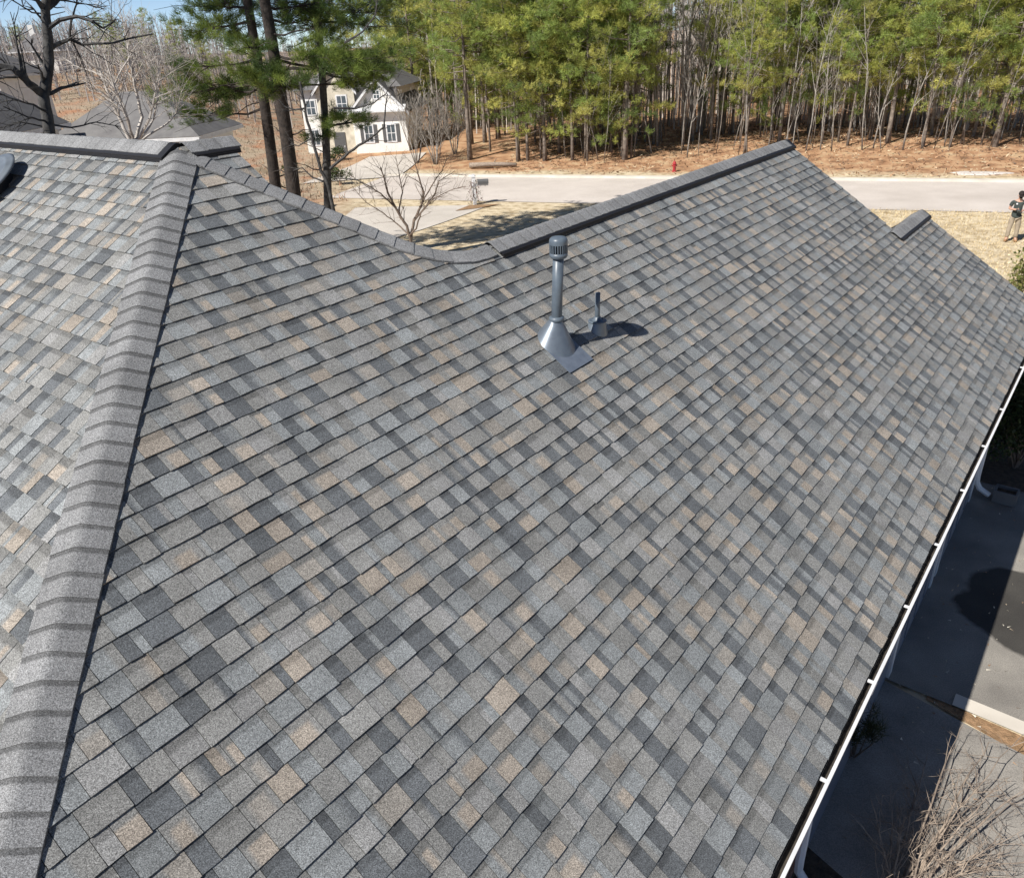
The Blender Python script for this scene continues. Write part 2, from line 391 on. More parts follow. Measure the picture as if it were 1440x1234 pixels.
# ------------------------------------------------------------------ the house
house = empty('house', P(6, -5, 0)); bpy.context.view_layer.update()
tag(house, 'house with grey and tan shingle roof, white gutter and two roof vent pipes', 'house')
HINV = house.location.copy()
def hpart(mb, name, m, parent=None, smooth=False):
    """mesh given in world coordinates, made a part of the house (parts and sub-parts keep the house's origin)"""
    mb.v = [tuple(Vector(p) - HINV) for p in mb.v] if parent is None else mb.v
    return mb.build(name, m, parent or house, smooth=smooth)
def hsub(mb, name, m, parent, smooth=False):
    off = HINV
    mb.v = [tuple(Vector(p) - off) for p in mb.v]
    return mb.build(name, m, parent, smooth=smooth)

# roof deck: all slopes
deck = MB(); dz = -0.012
WLEFT = WA - 9.5
def dpoly(pts): deck.add([Vector(p) + Z * dz for p in pts], [tuple(range(len(pts)))])
dpoly([P(UE, WE, ZE), P(UR2, WE, ZE), P(UR2, W2, Z2), P(UR1, W2, Z2), P(UR1, WR, ZR), P(UH, WR, ZR), P(UB, WA + (UB - UA) / HR2, zM(WA + (UB - UA) / HR2)), P(UB, WA, ZA), P(UA, WA, ZA)])
dpoly([P(UE, WE, ZE), P(UA, WA, ZA), P(UA, WLEFT, ZA), P(UE, WLEFT, ZE)])
UBK = UA + (UA - UE)
dpoly([P(UB, WA + 0.02, ZA - .02), P(UB + .6, WA - .6, ZA - .44), P(UBK, WA - .6, ZE), P(UBK, WLEFT, ZE), P(UA, WLEFT, ZA), P(UA, WA, ZA)])
dpoly([P(UA + .02, WA, ZA - .03), P(UH, WR, ZR - .01), P(UH + 3.2, WBACK, ZE), P(UBK, WBACK, ZE), P(UBK, WA - .6, ZE), P(UB + .6, WA - .6, ZA - .44)])
dpoly([P(UH, WR, ZR), P(UR1, WR, ZR), P(UR1, WBACK, ZE), P(UH + 3.2, WBACK, ZE)])
dpoly([P(UR1 - .01, W2, Z2), P(UR2, W2, Z2), P(UR2, W2 - (WE - W2), ZE), P(UR1 - .01, W2 - (WE - W2), ZE)])
roof = hpart(deck, 'roof_deck', MT['deck'])

# ---- shingle tabs
PAL = [((0.190, 0.189, 0.181), 0.38), ((0.190, 0.200, 0.202), 0.22), ((0.104, 0.111, 0.117), 0.18), ((0.262, 0.230, 0.194), 0.09), ((0.210, 0.209, 0.204), 0.08), ((0.222, 0.206, 0.184), 0.05)]
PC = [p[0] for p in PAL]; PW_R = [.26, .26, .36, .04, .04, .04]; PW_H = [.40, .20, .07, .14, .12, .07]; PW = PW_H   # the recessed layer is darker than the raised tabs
LASTC = [None]
def pick():
    c = random.choices(PC, PW)[0]
    for _ in range(3):
        if c is LASTC[0]: c = random.choices(PC, PW)[0]
    LASTC[0] = c
    k = random.uniform(0.88, 1.14); return tuple(x * k for x in c)
def lerp3(a, b, t): return tuple(x + (y - x) * t for x, y in zip(a, b))
def clip_poly(poly, fn):
    out = []
    for i in range(len(poly)):
        a, b = poly[i], poly[(i + 1) % len(poly)]; fa, fb = fn(a), fn(b)
        if fa >= 0: out.append(a)
        if (fa >= 0) != (fb >= 0):
            t = fa / (fa - fb); out.append((a[0] + (b[0] - a[0]) * t, a[1] + (b[1] - a[1]) * t))
    return out
EXPO = 0.1345
tabs = []        # (area_px, centre, verts, faces, colours)
def make_tab(t0, t1, s0, s1, clips, to3, nrm, th, recess):
    """t along the course, s up the slope; to3(t,s)->point on deck"""
    global PW
    PW = PW_R if recess else PW_H
    c0 = pick(); c1 = c0
    r = random.random()
    if r < 0.2: c1 = pick()
    jb = random.uniform(-0.0025, 0.0025); jr = random.uniform(-0.0025, 0.0025)
    sb0, sb1 = s0 + jb + jr, s0 + jb - jr
    quad = [(t0, sb0), (t1, sb1), (t1, s1), (t0, s1)]
    inside = all(fn(p) >= 0 for fn in clips for p in quad)
    def h(s): return 0.0015 + th * max(0.0, min(1.0, (s1 - s) / (s1 - s0)))
    vs, fs, cs = [], [], []
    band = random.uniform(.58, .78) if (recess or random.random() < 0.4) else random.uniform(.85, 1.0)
    if inside:
        tm = t0 + (t1 - t0) * random.uniform(0.4, 0.75); sw = random.choice([.004, .012, .025])
        cols = [t0, tm, t1] if c1 == c0 else [t0, max(t0 + .01, tm - sw), min(t1 - .01, tm + sw), t1]
        ccol = [c0] * 3 if c1 == c0 else [c0, c0, c1, c1]
        if c0[0] > c0[2] * 1.12 and random.random() < .7:          # blended granules: tan fades into grey at a side and at the top
            kg = random.uniform(.93, 1.05); gcol = tuple(x * kg for x in PC[0]); e1, e2 = random.choice([(.18, .34), (.12, .3), (.0, .02)]), random.choice([(.7, .86), (.98, 1.0), (.98, 1.0)])
            wd_ = t1 - t0; cols = [t0, t0 + wd_ * max(.01, e1[0]), t0 + wd_ * max(.03, e1[1]), t0 + wd_ * min(.97, e2[0]), t0 + wd_ * min(.99, e2[1]), t1]; ccol = [gcol if e1[0] else c0] * 2 + [c0, c0] + [gcol if e2[0] < .9 else c0] * 2
            tanfade = gcol
        else: tanfade = None
        sm_ = s1 - (s1 - s0) * random.uniform(0.16, 0.34)
        fade = random.uniform(0.06, 0.16)
        rows = [None, sm_ - (s1 - s0) * fade, sm_, s1]
        n = len(cols)
        for ri, s in enumerate(rows):
            for ci, tt in enumerate(cols):
                if ri == 0: ss = sb0 + (sb1 - sb0) * (tt - t0) / (t1 - t0)
                else: ss = s
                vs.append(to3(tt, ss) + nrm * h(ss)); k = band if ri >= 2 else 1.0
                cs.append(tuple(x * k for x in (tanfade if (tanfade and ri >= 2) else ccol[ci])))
        for ri in range(3):
            for ci in range(n - 1):
                a = ri * n + ci; fs.append((a, a + 1, a + n + 1, a + n))
        ring = list(range(n)) + [n * (k + 1) + n - 1 for k in range(3)] + [3 * n + c for c in range(n - 2, -1, -1)] + [n * k for k in (2, 1)]
    else:
        poly = quad
        for fn in clips:
            poly = clip_poly(poly, fn)
            if len(poly) < 3: return
        if len(poly) < 3: return
        a = 0.5 * abs(sum(poly[i][0] * poly[(i + 1) % len(poly)][1] - poly[(i + 1) % len(poly)][0] * poly[i][1] for i in range(len(poly))))
        if a < 2e-4: return
        for p in poly: vs.append(to3(*p) + nrm * h(p[1])); cs.append(c0)
        fs.append(tuple(range(len(poly)))); ring = list(range(len(poly)))
    nv = len(vs); nb = {}
    for i, ri in enumerate(ring):
        nb[ri] = len(vs)
        vs.append(vs[ri] - nrm * (h(s0) + 0.004)); cs.append(tuple(x * 0.5 for x in cs[ri]))
    for i in range(len(ring)):
        a, b = ring[i], ring[(i + 1) % len(ring)]; fs.append((b, a, nb[a], nb[b]))
    ctr = Vector((0, 0, 0))
    for p in vs[:nv]: ctr += p
    ctr /= nv
    q = [project(p) for p in (vs[ring[0]],) + tuple(vs[i] for i in ring[1:])]
    ar = 0.5 * abs(sum(q[i][0] * q[(i + 1) % len(q)][1] - q[(i + 1) % len(q)][0] * q[i][1] for i in range(len(q))))
    px, py = project(ctr)
    vis = -15 < px < 1455 and -15 < py < 1250 and (ctr - C0).dot(fw) > 0.3
    tabs.append((ar if vis else 0, ctr, vs, fs, cs))

def course(k, t0, t1, clips, to3, nrm):
    s0 = k * EXPO; s1 = s0 + EXPO
    t = t0 - random.uniform(0, 0.3); recess = random.random() < 0.5
    while t < t1:
        w = random.choice([0.07, 0.10, 0.12, 0.13, 0.15, 0.17]) * random.uniform(0.9, 1.1)
        if recess: w = random.choice([0.05, 0.08, 0.10, 0.12, 0.14]) * random.uniform(0.9, 1.1)
        a, b = max(t, t0), min(t + w, t1)
        if b - a > 0.02: make_tab(a + 0.0014, b - 0.0014, s0, s1, clips, to3, nrm, random.uniform(0.0095, 0.0110) if not recess else random.uniform(0.0055, 0.007), recess)
        t += w; recess = (not recess) if random.random() < 0.92 else recess
CA = math.cos(ALPHA); SA = math.sin(ALPHA)
def toM(t, s): return P(t, WE - s * CA, ZE + s * SA)
CAL, SAL = math.cos(AL2), math.sin(AL2)
def toL(t, s): return P(UE + s * CAL, t, ZE + s * SAL)
def hipu(s): return UA - HR * (WE - s * CA - WA)
def hip2u(s): return UA + HR2 * (WE - s * CA - WA)
SLEN_W = (WE - WR) / CA; SLEN_2 = (WE - W2) / CA; SLEN_A = (WE - WA) / CA
KTOP = int(max(SLEN_A, (ZA - ZE) / SAL) / EXPO) + 1
for k in range(KTOP):
    s = k * EXPO; smid = s + EXPO / 2
    hip1 = lambda p: p[0] - hipu(p[1])
    hip2 = lambda p: hip2u(p[1]) - p[0]
    left = max(hipu(s) - 0.02, -1.2)
    def upto(sm_): return lambda p: sm_ - p[1]
    if s + EXPO < SLEN_2: course(k, left, UR2, [hip1], toM, nM)
    elif s + EXPO < SLEN_W:
        course(k, left, UR1, [hip1], toM, nM)
        if s < SLEN_2 - .02: course(k, UR1, UR2, [upto(SLEN_2)], toM, nM)
    else:
        w_ = WE - smid * CA; cl = [hip1, upto(SLEN_A)]
        if hip2u(smid) < UB: course(k, left, UB, cl, toM, nM)
        else: course(k, left, hip2u(s) + .05, cl + [hip2], toM, nM)
        if s < SLEN_W - .02: course(k, hip2u(s) + .05, UR1, [upto(SLEN_W)], toM, nM)
    # left slope: t is w, running from far left up to the hip
    cl2 = [lambda p: (WE - p[1] * SAL / TA) - p[0], upto((ZA - ZE) / SAL)]
    right2 = WE - s * SAL / TA + 0.02
    # only the stretch the place can show: from the hip 6 m to the left
    course(k, max(WLEFT, right2 - 8.0 if k < 20 else WLEFT), right2, cl2, toL, nL)
tabs.sort(key=lambda t: -t[0])
print('tabs', len(tabs))
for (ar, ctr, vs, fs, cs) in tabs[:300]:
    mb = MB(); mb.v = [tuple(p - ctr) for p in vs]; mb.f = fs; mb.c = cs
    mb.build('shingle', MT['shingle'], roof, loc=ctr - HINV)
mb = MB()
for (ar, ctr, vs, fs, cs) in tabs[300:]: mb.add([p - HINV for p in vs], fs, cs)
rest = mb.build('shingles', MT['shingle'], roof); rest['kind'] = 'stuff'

# ---- caps and ridge vents
CAPC = (0.186, 0.187, 0.188)
def profile(eL, eR, wd, n=5, rnd=0.24):
    """points across a ridge, offsets from the crest line"""
    pts = []
    for k in range(n, 0, -1): pts.append(eL * (wd * (rnd + (1 - rnd) * k / n)))
    a, b = eL * (wd * rnd), eR * (wd * rnd)
    for k in range(0, 7):
        t = k / 6; pts.append(a * (1 - t) ** 2 + b * t ** 2)
    for k in range(1, n + 1): pts.append(eR * (wd * (rnd + (1 - rnd) * k / n)))
    crest = (a + b) * 0.25
    return [p - crest for p in pts]
def caps(p_low, p_high, eL, eR, wd, lift, parent, expo=0.135, th=0.012, tone=1.0, band=True):
    a = (p_high - p_low); Ln = a.length; a.normalize(); nup = -(eL + eR); nup = (Z - a * Z.dot(a)).normalized()
    prof = profile(eL, eR, wd); n = max(1, int(Ln / expo)); m = len(prof)
    for i in range(n):
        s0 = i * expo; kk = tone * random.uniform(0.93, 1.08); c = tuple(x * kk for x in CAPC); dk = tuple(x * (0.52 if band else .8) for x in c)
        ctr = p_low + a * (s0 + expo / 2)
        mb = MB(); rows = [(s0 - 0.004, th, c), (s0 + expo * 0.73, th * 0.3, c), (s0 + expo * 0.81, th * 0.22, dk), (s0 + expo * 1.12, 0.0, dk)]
        vs = []; cs = []; sk = random.uniform(-0.004, 0.004); wv = random.uniform(0.985, 1.015)
        for (s, h, cc) in rows:
            for q, off in enumerate(prof): vs.append(p_low + a * (s + sk * (q / m - .5) * 2) + off * wv + nup * (lift + h) - ctr); cs.append(cc)
        fs = [(r * m + q, r * m + q + 1, (r + 1) * m + q + 1, (r + 1) * m + q) for r in range(3) for q in range(m - 1)]
        b0 = len(vs)
        for q, off in enumerate(prof): vs.append(p_low + a * (s0 - 0.004) + off * wv + nup * (lift - 0.002) - ctr); cs.append(tuple(x * .4 for x in c))
        fs += [(q + 1, q, b0 + q, b0 + q + 1) for q in range(m - 1)]
        # side edges
        for q in (0, m - 1):
            b1 = len(vs)
            for (s, h, cc) in rows: vs.append(p_low + a * s + prof[q] * wv + nup * (lift - 0.010) - ctr); cs.append(tuple(x * .4 for x in c))
            for r in range(3):
                f = (r * m + q, (r + 1) * m + q, b1 + r + 1, b1 + r); fs.append(f if q else f[::-1])
        mb.v = [tuple(v) for v in vs]; mb.f = fs; mb.c = cs
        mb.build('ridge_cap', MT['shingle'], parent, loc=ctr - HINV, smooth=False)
def vent(p0, p1, eL, eR, wd, parent=None):
    a = (p1 - p0).normalized(); nup = (Z - a * Z.dot(a)).normalized(); mb = MB()
    for li, (z0, z1, ww) in enumerate(((0.004, 0.012, wd), (0.015, 0.022, wd * 0.985), (0.025, 0.034, wd * 0.97))):
        prof = profile(eL, eR, ww, 2); m = len(prof); vs = []
        for p in (p0, p1):
            for h in (z0, z1):
                for off in prof: vs.append(p + off + nup * h)
        fs = []
        for q in range(m - 1):
            fs += [(m + q, m + q + 1, 3 * m + q + 1, 3 * m + q), (q + 1, q, 2 * m + q, 2 * m + q + 1), (q, q + 1, m + q + 1, m + q), (2 * m + q + 1, 2 * m + q, 3 * m + q, 3 * m + q + 1)]
        fs += [(0, m, 3 * m, 2 * m), (m - 1, 3 * m - 1, 4 * m - 1, 2 * m - 1)]
        mb.add(vs, fs)
    prof = profile(eL, eR, wd * 0.93, 2); m = len(prof); vs = []      # core that closes the gaps
    for p in (p0 + a * .01, p1 - a * .01):
        for h in (0.0, 0.03):
            for off in prof: vs.append(p + off + nup * h)
    fs = [(m + q, m + q + 1, 3 * m + q + 1, 3 * m + q) for q in range(m - 1)] + [(q, q + 1, m + q + 1, m + q) for q in range(m - 1)] + [(2 * m + q + 1, 2 * m + q, 3 * m + q, 3 * m + q + 1) for q in range(m - 1)] + [(0, m, 3 * m, 2 * m), (m - 1, 3 * m - 1, 4 * m - 1, 2 * m - 1)]
    mb.add(vs, fs)
    return hpart(mb, 'ridge_vent', MT['vent_black'])
dnM = (W * CA - Z * SA); dnMb = (-W * CA - Z * SA); dnL = (-U * CAL - Z * SAL); dnLb = (U * CAL - Z * SAL)
def perp(pl_n, axis, sgn_ref):
    e = pl_n.cross(axis).normalized(); return e if e.dot(sgn_ref) > 0 else -e
# hip towards the camera
h_low, h_hi = P(UE, WE, ZE), P(UA, WA, ZA); ax = (h_hi - h_low).normalized()
caps(h_low, h_hi - ax * 0.02, perp(nL, ax, -U), perp(nM, ax, W), 0.152, 0.013, roof, expo=0.132, th=0.005, tone=1.0)
# rear hip down to the wing ridge
nB = (Z * CA + U * SA).normalized()
h2_low = P(UH, WR, ZR); ax2 = (h_hi - h2_low).normalized()
def caps_path(path, eA, eB, wd, lift, parent, expo, th, tone=1.0):
    """path: points going uphill-to-downhill; eA/eB: per-point side directions"""
    seg = [0.0]
    for i in range(1, len(path)): seg.append(seg[-1] + (path[i] - path[i - 1]).length)
    def smp(d):
        d = max(0.0, min(seg[-1] - 1e-6, d)); i = max(k for k in range(len(seg)) if seg[k] <= d); i = min(i, len(path) - 2); t = (d - seg[i]) / (seg[i + 1] - seg[i])
        tan = (path[i + 1] - path[i]).normalized(); ea = eA[i].lerp(eA[i + 1], t).normalized(); eb = eB[i].lerp(eB[i + 1], t).normalized(); return path[i].lerp(path[i + 1], t), ea, eb, tan
    n = int(seg[-1] / expo)
    for i in range(n):
        kk = tone * random.uniform(.93, 1.08); c = tuple(x * kk for x in CAPC); dk = tuple(x * .5 for x in c)
        ctr = smp((i + .5) * expo)[0]; vs, cs = [], []
        rows = [((i + 1.05) * expo, th, c), ((i + .62) * expo, th * .6, c), ((i + .25) * expo, th * .3, c), ((i - .1) * expo, 0, c)]
        m = 0
        for (d, h, cc) in rows:
            p, ea, eb, tan = smp(d); nup = (Z - tan * Z.dot(tan)).normalized(); prof = profile(ea, eb, wd); m = len(prof)
            for off in prof: vs.append(p + off + nup * (lift + h) - ctr); cs.append(cc)
        fs = [(r * m + q, r * m + q + 1, (r + 1) * m + q + 1, (r + 1) * m + q) for r in range(3) for q in range(m - 1)]; b0 = len(vs)
        p, ea, eb, tan = smp((i + 1.05) * expo); nup = (Z - tan * Z.dot(tan)).normalized()
        for off in profile(ea, eb, wd): vs.append(p + off + nup * (lift - .004) - ctr); cs.append(tuple(x * .35 for x in c))
        fs += [(q + 1, q, b0 + q, b0 + q + 1) for q in range(m - 1)]
        for q in (0, m - 1):
            b1 = len(vs)
            for r in range(4): vs.append(vs[r * m + q] - Z * .02); cs.append(tuple(x * .4 for x in c))
            for r in range(3): fs.append((r * m + q, (r + 1) * m + q, b1 + r + 1, b1 + r))
        mb = MB(); mb.v = [tuple(v) for v in vs]; mb.f = fs; mb.c = cs; mb.build('ridge_cap', MT['shingle'], parent, loc=ctr - HINV)
uv0 = M_(690, 347).dot(U)
_pa, _pc, _pb = h2_low + ax2 * .5, h2_low, P(UH + .4, WR, ZR)
_path = [h_hi - ax2 * .08] + [_pa * (1 - t) ** 2 + _pc * 2 * t * (1 - t) + _pb * t * t for t in [k / 8 for k in range(9)]] + [P(max(uv0 + .06, UH + .5), WR, ZR)]
_h = (perp(nM, ax2, W), perp(nB, ax2, U)); _r = (dnM, dnMb)
_w = [0] + [k / 8 for k in range(9)] + [1]
caps_path(_path, [_h[0].lerp(_r[0], t).normalized() for t in _w], [_h[1].lerp(_r[1], t).normalized() for t in _w], .145, .014, roof, .15, .007, 1.0)
# plain ridge stretch, then vented ridge on the wing
nMb = (Z * CA - W * SA).normalized()
vw = vent(P(uv0, WR, ZR), P(UR1 + 0.03, WR, ZR), dnMb, dnM, 0.185)
caps(P(uv0 - .02, WR, ZR), P(UR1 + .01, WR, ZR), dnMb, dnM, 0.15, 0.037, vw, expo=0.14, th=0.0055, tone=1.04, band=False)
v2 = vent(P(UR1 - .16, W2, Z2), P(UR2 + .03, W2, Z2), dnMb, dnM, 0.185)
caps(P(UR1 - .2, W2, Z2), P(UR2 + .01, W2, Z2), dnMb, dnM, 0.15, 0.037, v2, expo=0.14, th=0.0055, tone=1.04, band=False)
# main ridge with vent, end open at the apex; short rear ridge
v3 = vent(P(UA, WA - .02, ZA), P(UA, WLEFT, ZA), dnL, dnLb, 0.185)
caps(P(UA, WLEFT, ZA), P(UA, WA, ZA), dnL, dnLb, 0.15, 0.037, v3, expo=0.14, th=0.0055, tone=1.04, band=False)
v4 = vent(P(UA + .05, WA, ZA - .005), P(UB + .02, WA, ZA - .005), dnMb, dnM, 0.17)
caps(P(UA + .03, WA, ZA), P(UB + .03, WA, ZA), dnMb, dnM, 0.14, 0.034, v4, expo=0.14, th=0.0055, tone=1.04, band=False)

# ---- rake boards, fascia, soffit, walls
mb = MB()
def bar(mb, a, b, d1, d2, up_, thick):
    """board from a to b, thickness along d1, height along -up"""
    vs = [a, a + d1 * thick, a + d1 * thick - up_ * d2, a - up_ * d2, b, b + d1 * thick, b + d1 * thick - up_ * d2, b - up_ * d2]
    mb.add(vs, [(0, 1, 2, 3), (7, 6, 5, 4), (0, 4, 5, 1), (1, 5, 6, 2), (2, 6, 7, 3), (3, 7, 4, 0)])
bar(mb, P(UR2 - .025, WE - .02, ZE - .025), P(UR2 - .025, W2, Z2 - .02), U, 0.16, Z, 0.02)
bar(mb, P(UR2 - .025, W2 - (WE - W2), ZE - .025), P(UR2 - .025, W2, Z2 - .02), U, 0.16, Z, 0.02)
hpart(mb, 'rake_board', MT['trim'])
mb = MB()
bar(mb, P(UR1 - .025, W2 + .05, zM(W2 + .05) - .02), P(UR1 - .025, WR, ZR - .02), U, 0.16, Z, 0.02)
bar(mb, P(UR1 - .025, WBACK, ZE - .02), P(UR1 - .025, WR, ZR - .02), U, 0.16, Z, 0.02)
hpart(mb, 'rake_board', MT['trim'])
GW = WE - 0.012
mb = MB(); bar(mb, P(UE + .02, GW - .03, ZE - .03), P(UR2 - .03, GW - .03, ZE - .03), W, 0.17, Z, 0.02); hpart(mb, 'fascia', MT['trim'])
mb = MB(); bar(mb, P(UE + .02, WALL - .02, ZE - .185), P(UR2 - .05, WALL - .02, ZE - .185), W, 0.012, Z, GW - WALL + .01); hpart(mb, 'soffit', MT['trim'])
# metal drip edge: a dark strip just under the lowest course
mb = MB(); bar(mb, P(UE, WE - .03, ZE - .014), P(UR2, WE - .03, ZE - .014), W, 0.012, Z, 0.038); hpart(mb, 'drip_edge', MT['vent_black'])
# gutter
def gutter_mesh():
    prof_o = [(0.006, -0.028), (0.006, -0.105), (0.045, -0.105), (0.054, -0.075), (0.074, -0.05), (0.076, -0.020), (0.056, -0.018)]
    mb = MB(); n = len(prof_o); vs = []
    for u_ in (UE + 0.02, UR2 - 0.02):
        for (a, b) in prof_o: vs.append(P(u_, GW + a, ZE + b))
    mb.add(vs, [(q, q + 1, n + q + 1, n + q) for q in range(n - 1)] + [tuple(range(n)), tuple(range(2 * n - 1, n - 1, -1))])
    return mb
g = hpart(gutter_mesh(), 'gutter', MT['white'])
sol = g.modifiers.new('thick', 'SOLIDIFY'); sol.thickness = 0.003; sol.offset = 0
mb = MB(); mb.add([P(UE + .05, GW + .008, ZE - .08), P(UR2 - .05, GW + .008, ZE - .08), P(UR2 - .05, GW + .05, ZE - .08), P(UE + .05, GW + .05, ZE - .08)], [(0, 3, 2, 1)])
hsub(mb, 'gutter_debris', MT['gutter_in'], g)
for (hx, hy) in ((1411, 581), (1382, 630), (1351, 692), (1314, 769), (1271, 857), (1217, 961), (1150, 1102), (1440, 522)):
    uh = M_(hx, hy).dot(U) + 0.05
    mb = MB(); bar(mb, P(uh, GW - .012, ZE - .018), P(uh, GW + .071, ZE - .017), U, 0.010, Z, 0.024); hsub(mb, 'gutter_hanger', MT['white'], g)
# walls under the big slope
def brick_material():
    m = bpy.data.materials.new('red_brick'); m.use_nodes = True; t = m.node_tree; b = t.nodes['Principled BSDF']; b.inputs['Roughness'].default_value = 0.9
    tc = t.nodes.new('ShaderNodeTexCoord'); mp = t.nodes.new('ShaderNodeMapping'); mp.inputs['Rotation'].default_value = (R(90), 0, R(90) - HEAD)
    br = t.nodes.new('ShaderNodeTexBrick'); br.inputs['Scale'].default_value = 4.6; br.inputs['Color1'].default_value = (0.26, 0.11, 0.075, 1); br.inputs['Color2'].default_value = (0.18, 0.075, 0.055, 1)
    br.inputs['Mortar'].default_value = (0.36, 0.33, 0.3, 1); br.inputs['Mortar Size'].default_value = 0.012
    t.links.new(tc.outputs['Object'], mp.inputs[0]); t.links.new(mp.outputs[0], br.inputs[0]); t.links.new(br.outputs['Color'], b.inputs['Base Color']); return m
MT['brick'] = brick_material()
mb = MB()
def wallbox(mb, u0_, u1_, w0_, w1_, z0_, z1_):
    vs = [P(a, b, c) for c in (z0_, z1_) for b in (w0_, w1_) for a in (u0_, u1_)]
    mb.add(vs, [(0, 2, 3, 1), (4, 5, 7, 6), (0, 1, 5, 4), (2, 6, 7, 3), (0, 4, 6, 2), (1, 3, 7, 5)])
UW2 = onz(1363, 698, 0).dot(U)
wallbox(mb, UE + 0.4, UW2, WALL - 0.2, WALL, -0.3, ZE - 0.19)
wallbox(mb, UW2 - 0.2, UW2, WBACK + 0.3, WALL - 0.201, -0.3, ZE - 0.1)
wallbox(mb, UE + 0.4, UE + 0.6, WLEFT, WALL - .201, -0.3, ZE - .1)
wallbox(mb, UE + 0.61, UBK - .4, WLEFT, WLEFT + .2, -0.3, ZE - .1)
wallbox(mb, UBK - .6, UBK - .4, WLEFT + .21, WBACK + .3, -0.3, ZE - .1)
wallbox(mb, UBK - .39, UW2 - .21, WBACK + .3, WBACK + .5, -0.3, ZE - .1)
hpart(mb, 'wall', MT['brick'])
mb = MB(); wallbox(mb, 4.9, 7.72, WALL + .002, WALL + .02, -.05, ZE - .192); hpart(mb, 'slate_panel', MT['door'])
mb = MB()
mb.add([P(UR1 - .35, WE - .4, ZE + .05), P(UR1 - .35, WR, ZR - .2), P(UR1 - .35, WBACK + .4, ZE + .05)], [(0, 1, 2)])
hpart(mb, 'gable_wall', MT['siding'])
mb = MB()
mb.add([P(UR2 - .3, WE - .4, ZE - .1), P(UR2 - .3, W2, Z2 - .2), P(UR2 - .3, W2 - (WE - W2) + .4, ZE - .1)], [(0, 1, 2)])
hpart(mb, 'gable_wall', MT['siding'])
# white frieze panel high on the near wall, garage doors and their jambs
mb = MB(); wallbox(mb, UE + .6, 4.55, WALL + .002, WALL + .02, 1.3, ZE - .192); hpart(mb, 'white_panel', MT['trim'])
up1 = onz(1305, 818, 0).dot(U)
def garage_door(u0_, u1_):
    mb = MB(); wallbox(mb, u0_, u1_, WALL + .003, WALL + .03, 0.02, 2.2); d = hpart(mb, 'garage_door', MT['door'])
    for k in range(4):
        for q in range(4):
            du = (u1_ - u0_) / 4
            m2 = MB(); wallbox(m2, u0_ + du * q + .08, u0_ + du * (q + 1) - .08, WALL + .031, WALL + .042, .02 + .545 * k + .09, .02 + .545 * (k + 1) - .06); hsub(m2, 'panel', MT['door'], d)
    for (a, b) in ((u0_ - .14, u0_ - .002), (u1_ + .002, u1_ + .14)):
        m2 = MB(); wallbox(m2, a, b, WALL + .003, WALL + .05, 0.012, 2.34); hsub(m2, 'jamb', MT['white'], d)
garage_door(7.9, up1 - .15); garage_door(up1 + .3, UW2 - .2)
# downspout with its elbow at the corner
sp = onz(1383, 672, 0)
us = UW2 - 0.02
pts = [P(us, GW + .035, ZE - .11), P(us, GW + .02, ZE - .22), P(us, WALL + .06, ZE - .42), P(us, WALL + .055, .42), P(us + .01, WALL + .065, .30), P(us + .03, WALL + .12, .19), P(us + .05, WALL + .27, .10)]
mb = MB(); mb.tube(pts, 0.044, 8); dsp = hpart(mb, 'downspout', MT['white'])
m2 = MB(); wallbox(m2, us - .06, us + .06, WALL + .002, WALL + .104, 1.5, 1.53); hsub(m2, 'strap', MT['trim'], dsp)
us2 = 4.7
pts = [P(us2, GW + .03, ZE - .11), P(us2, GW + .02, ZE - .22), P(us2, WALL + .06, ZE - .42), P(us2, WALL + .055, .42), P(us2, WALL + .06, .25), P(us2, WALL + .16, .12)]
mb = MB(); mb.tube(pts, 0.04, 8); hpart(mb, 'downspout', MT['trim'])
# small slotted wall vent on the white panel
wv_ = P(M_(1123, 1190).dot(U) + 1.45, WALL + .02, 2.0)
Mv = Matrix.Translation(wv_) @ Matrix((W, U, Z)).transposed().to_4x4() @ Matrix.Rotation(R(90), 4, 'Y')
mb = MB(); mb.lathe([(0.07, 0), (0.07, 0.03), (0.055, 0.045)], 18, Mv); wv = hpart(mb, 'wall_vent', MT['vent_black'])
for k in range(3):
    m2 = MB(); m2.box(-0.03 + k * .025, -0.02 + k * .025, -.045, .045, .046, .052, Mv); hsub(m2, 'slot', MT['trim'], wv)

# ---- vent pipes
def frame_roof(p):  # matrix with z along the roof normal of M
    x = U; y = -dnM; return Matrix.Translation(p) @ Matrix((x, y, nM)).transposed().to_4x4()
def slant(p, q0, r0_, r1_, z1, name, m, parent, n=36, belly=0.0):
    mb = MB(); vs = []; fs = []; Mf = frame_roof(p)
    rows = 6
    for i in range(rows + 1):
        t = i / rows
        for k in range(n):
            a = 2 * math.pi * k / n
            low = Mf @ Vector((r0_ * math.cos(a), r0_ * math.sin(a), q0))
            off = low - p; ang = math.atan2(off.y, off.x)
            hi = p + Vector((r1_ * math.cos(ang), r1_ * math.sin(ang), z1))
            v = low.lerp(hi, t); c = p.lerp(p + Z * z1, t); v = c.lerp(v, 1 - belly * math.sin(math.pi * t)); vs.append(v)
    for i in range(rows):
        for k in range(n): fs.append((i * n + k, i * n + (k + 1) % n, (i + 1) * n + (k + 1) % n, (i + 1) * n + k))
    mb.add(vs, fs); return hsub(mb, name, m, parent, smooth=True)
pb_ = M_(782, 482)
lean = (Vector(ony(787, 338, 1) - ony(781, 460, 1)))      # slight lean seen in the photo
top = pb_ + Z * 0.80 + rt * 0.035
mb = MB(); mb.tube([pb_ - Z * .05, pb_.lerp(top, .5), top - Z * .06], [0.043] * 3, 24); vp = hpart(mb, 'vent_pipe', MT['pipe_grey'], smooth=True)
vp['label'] = 'tall grey vent pipe with slotted round cap'
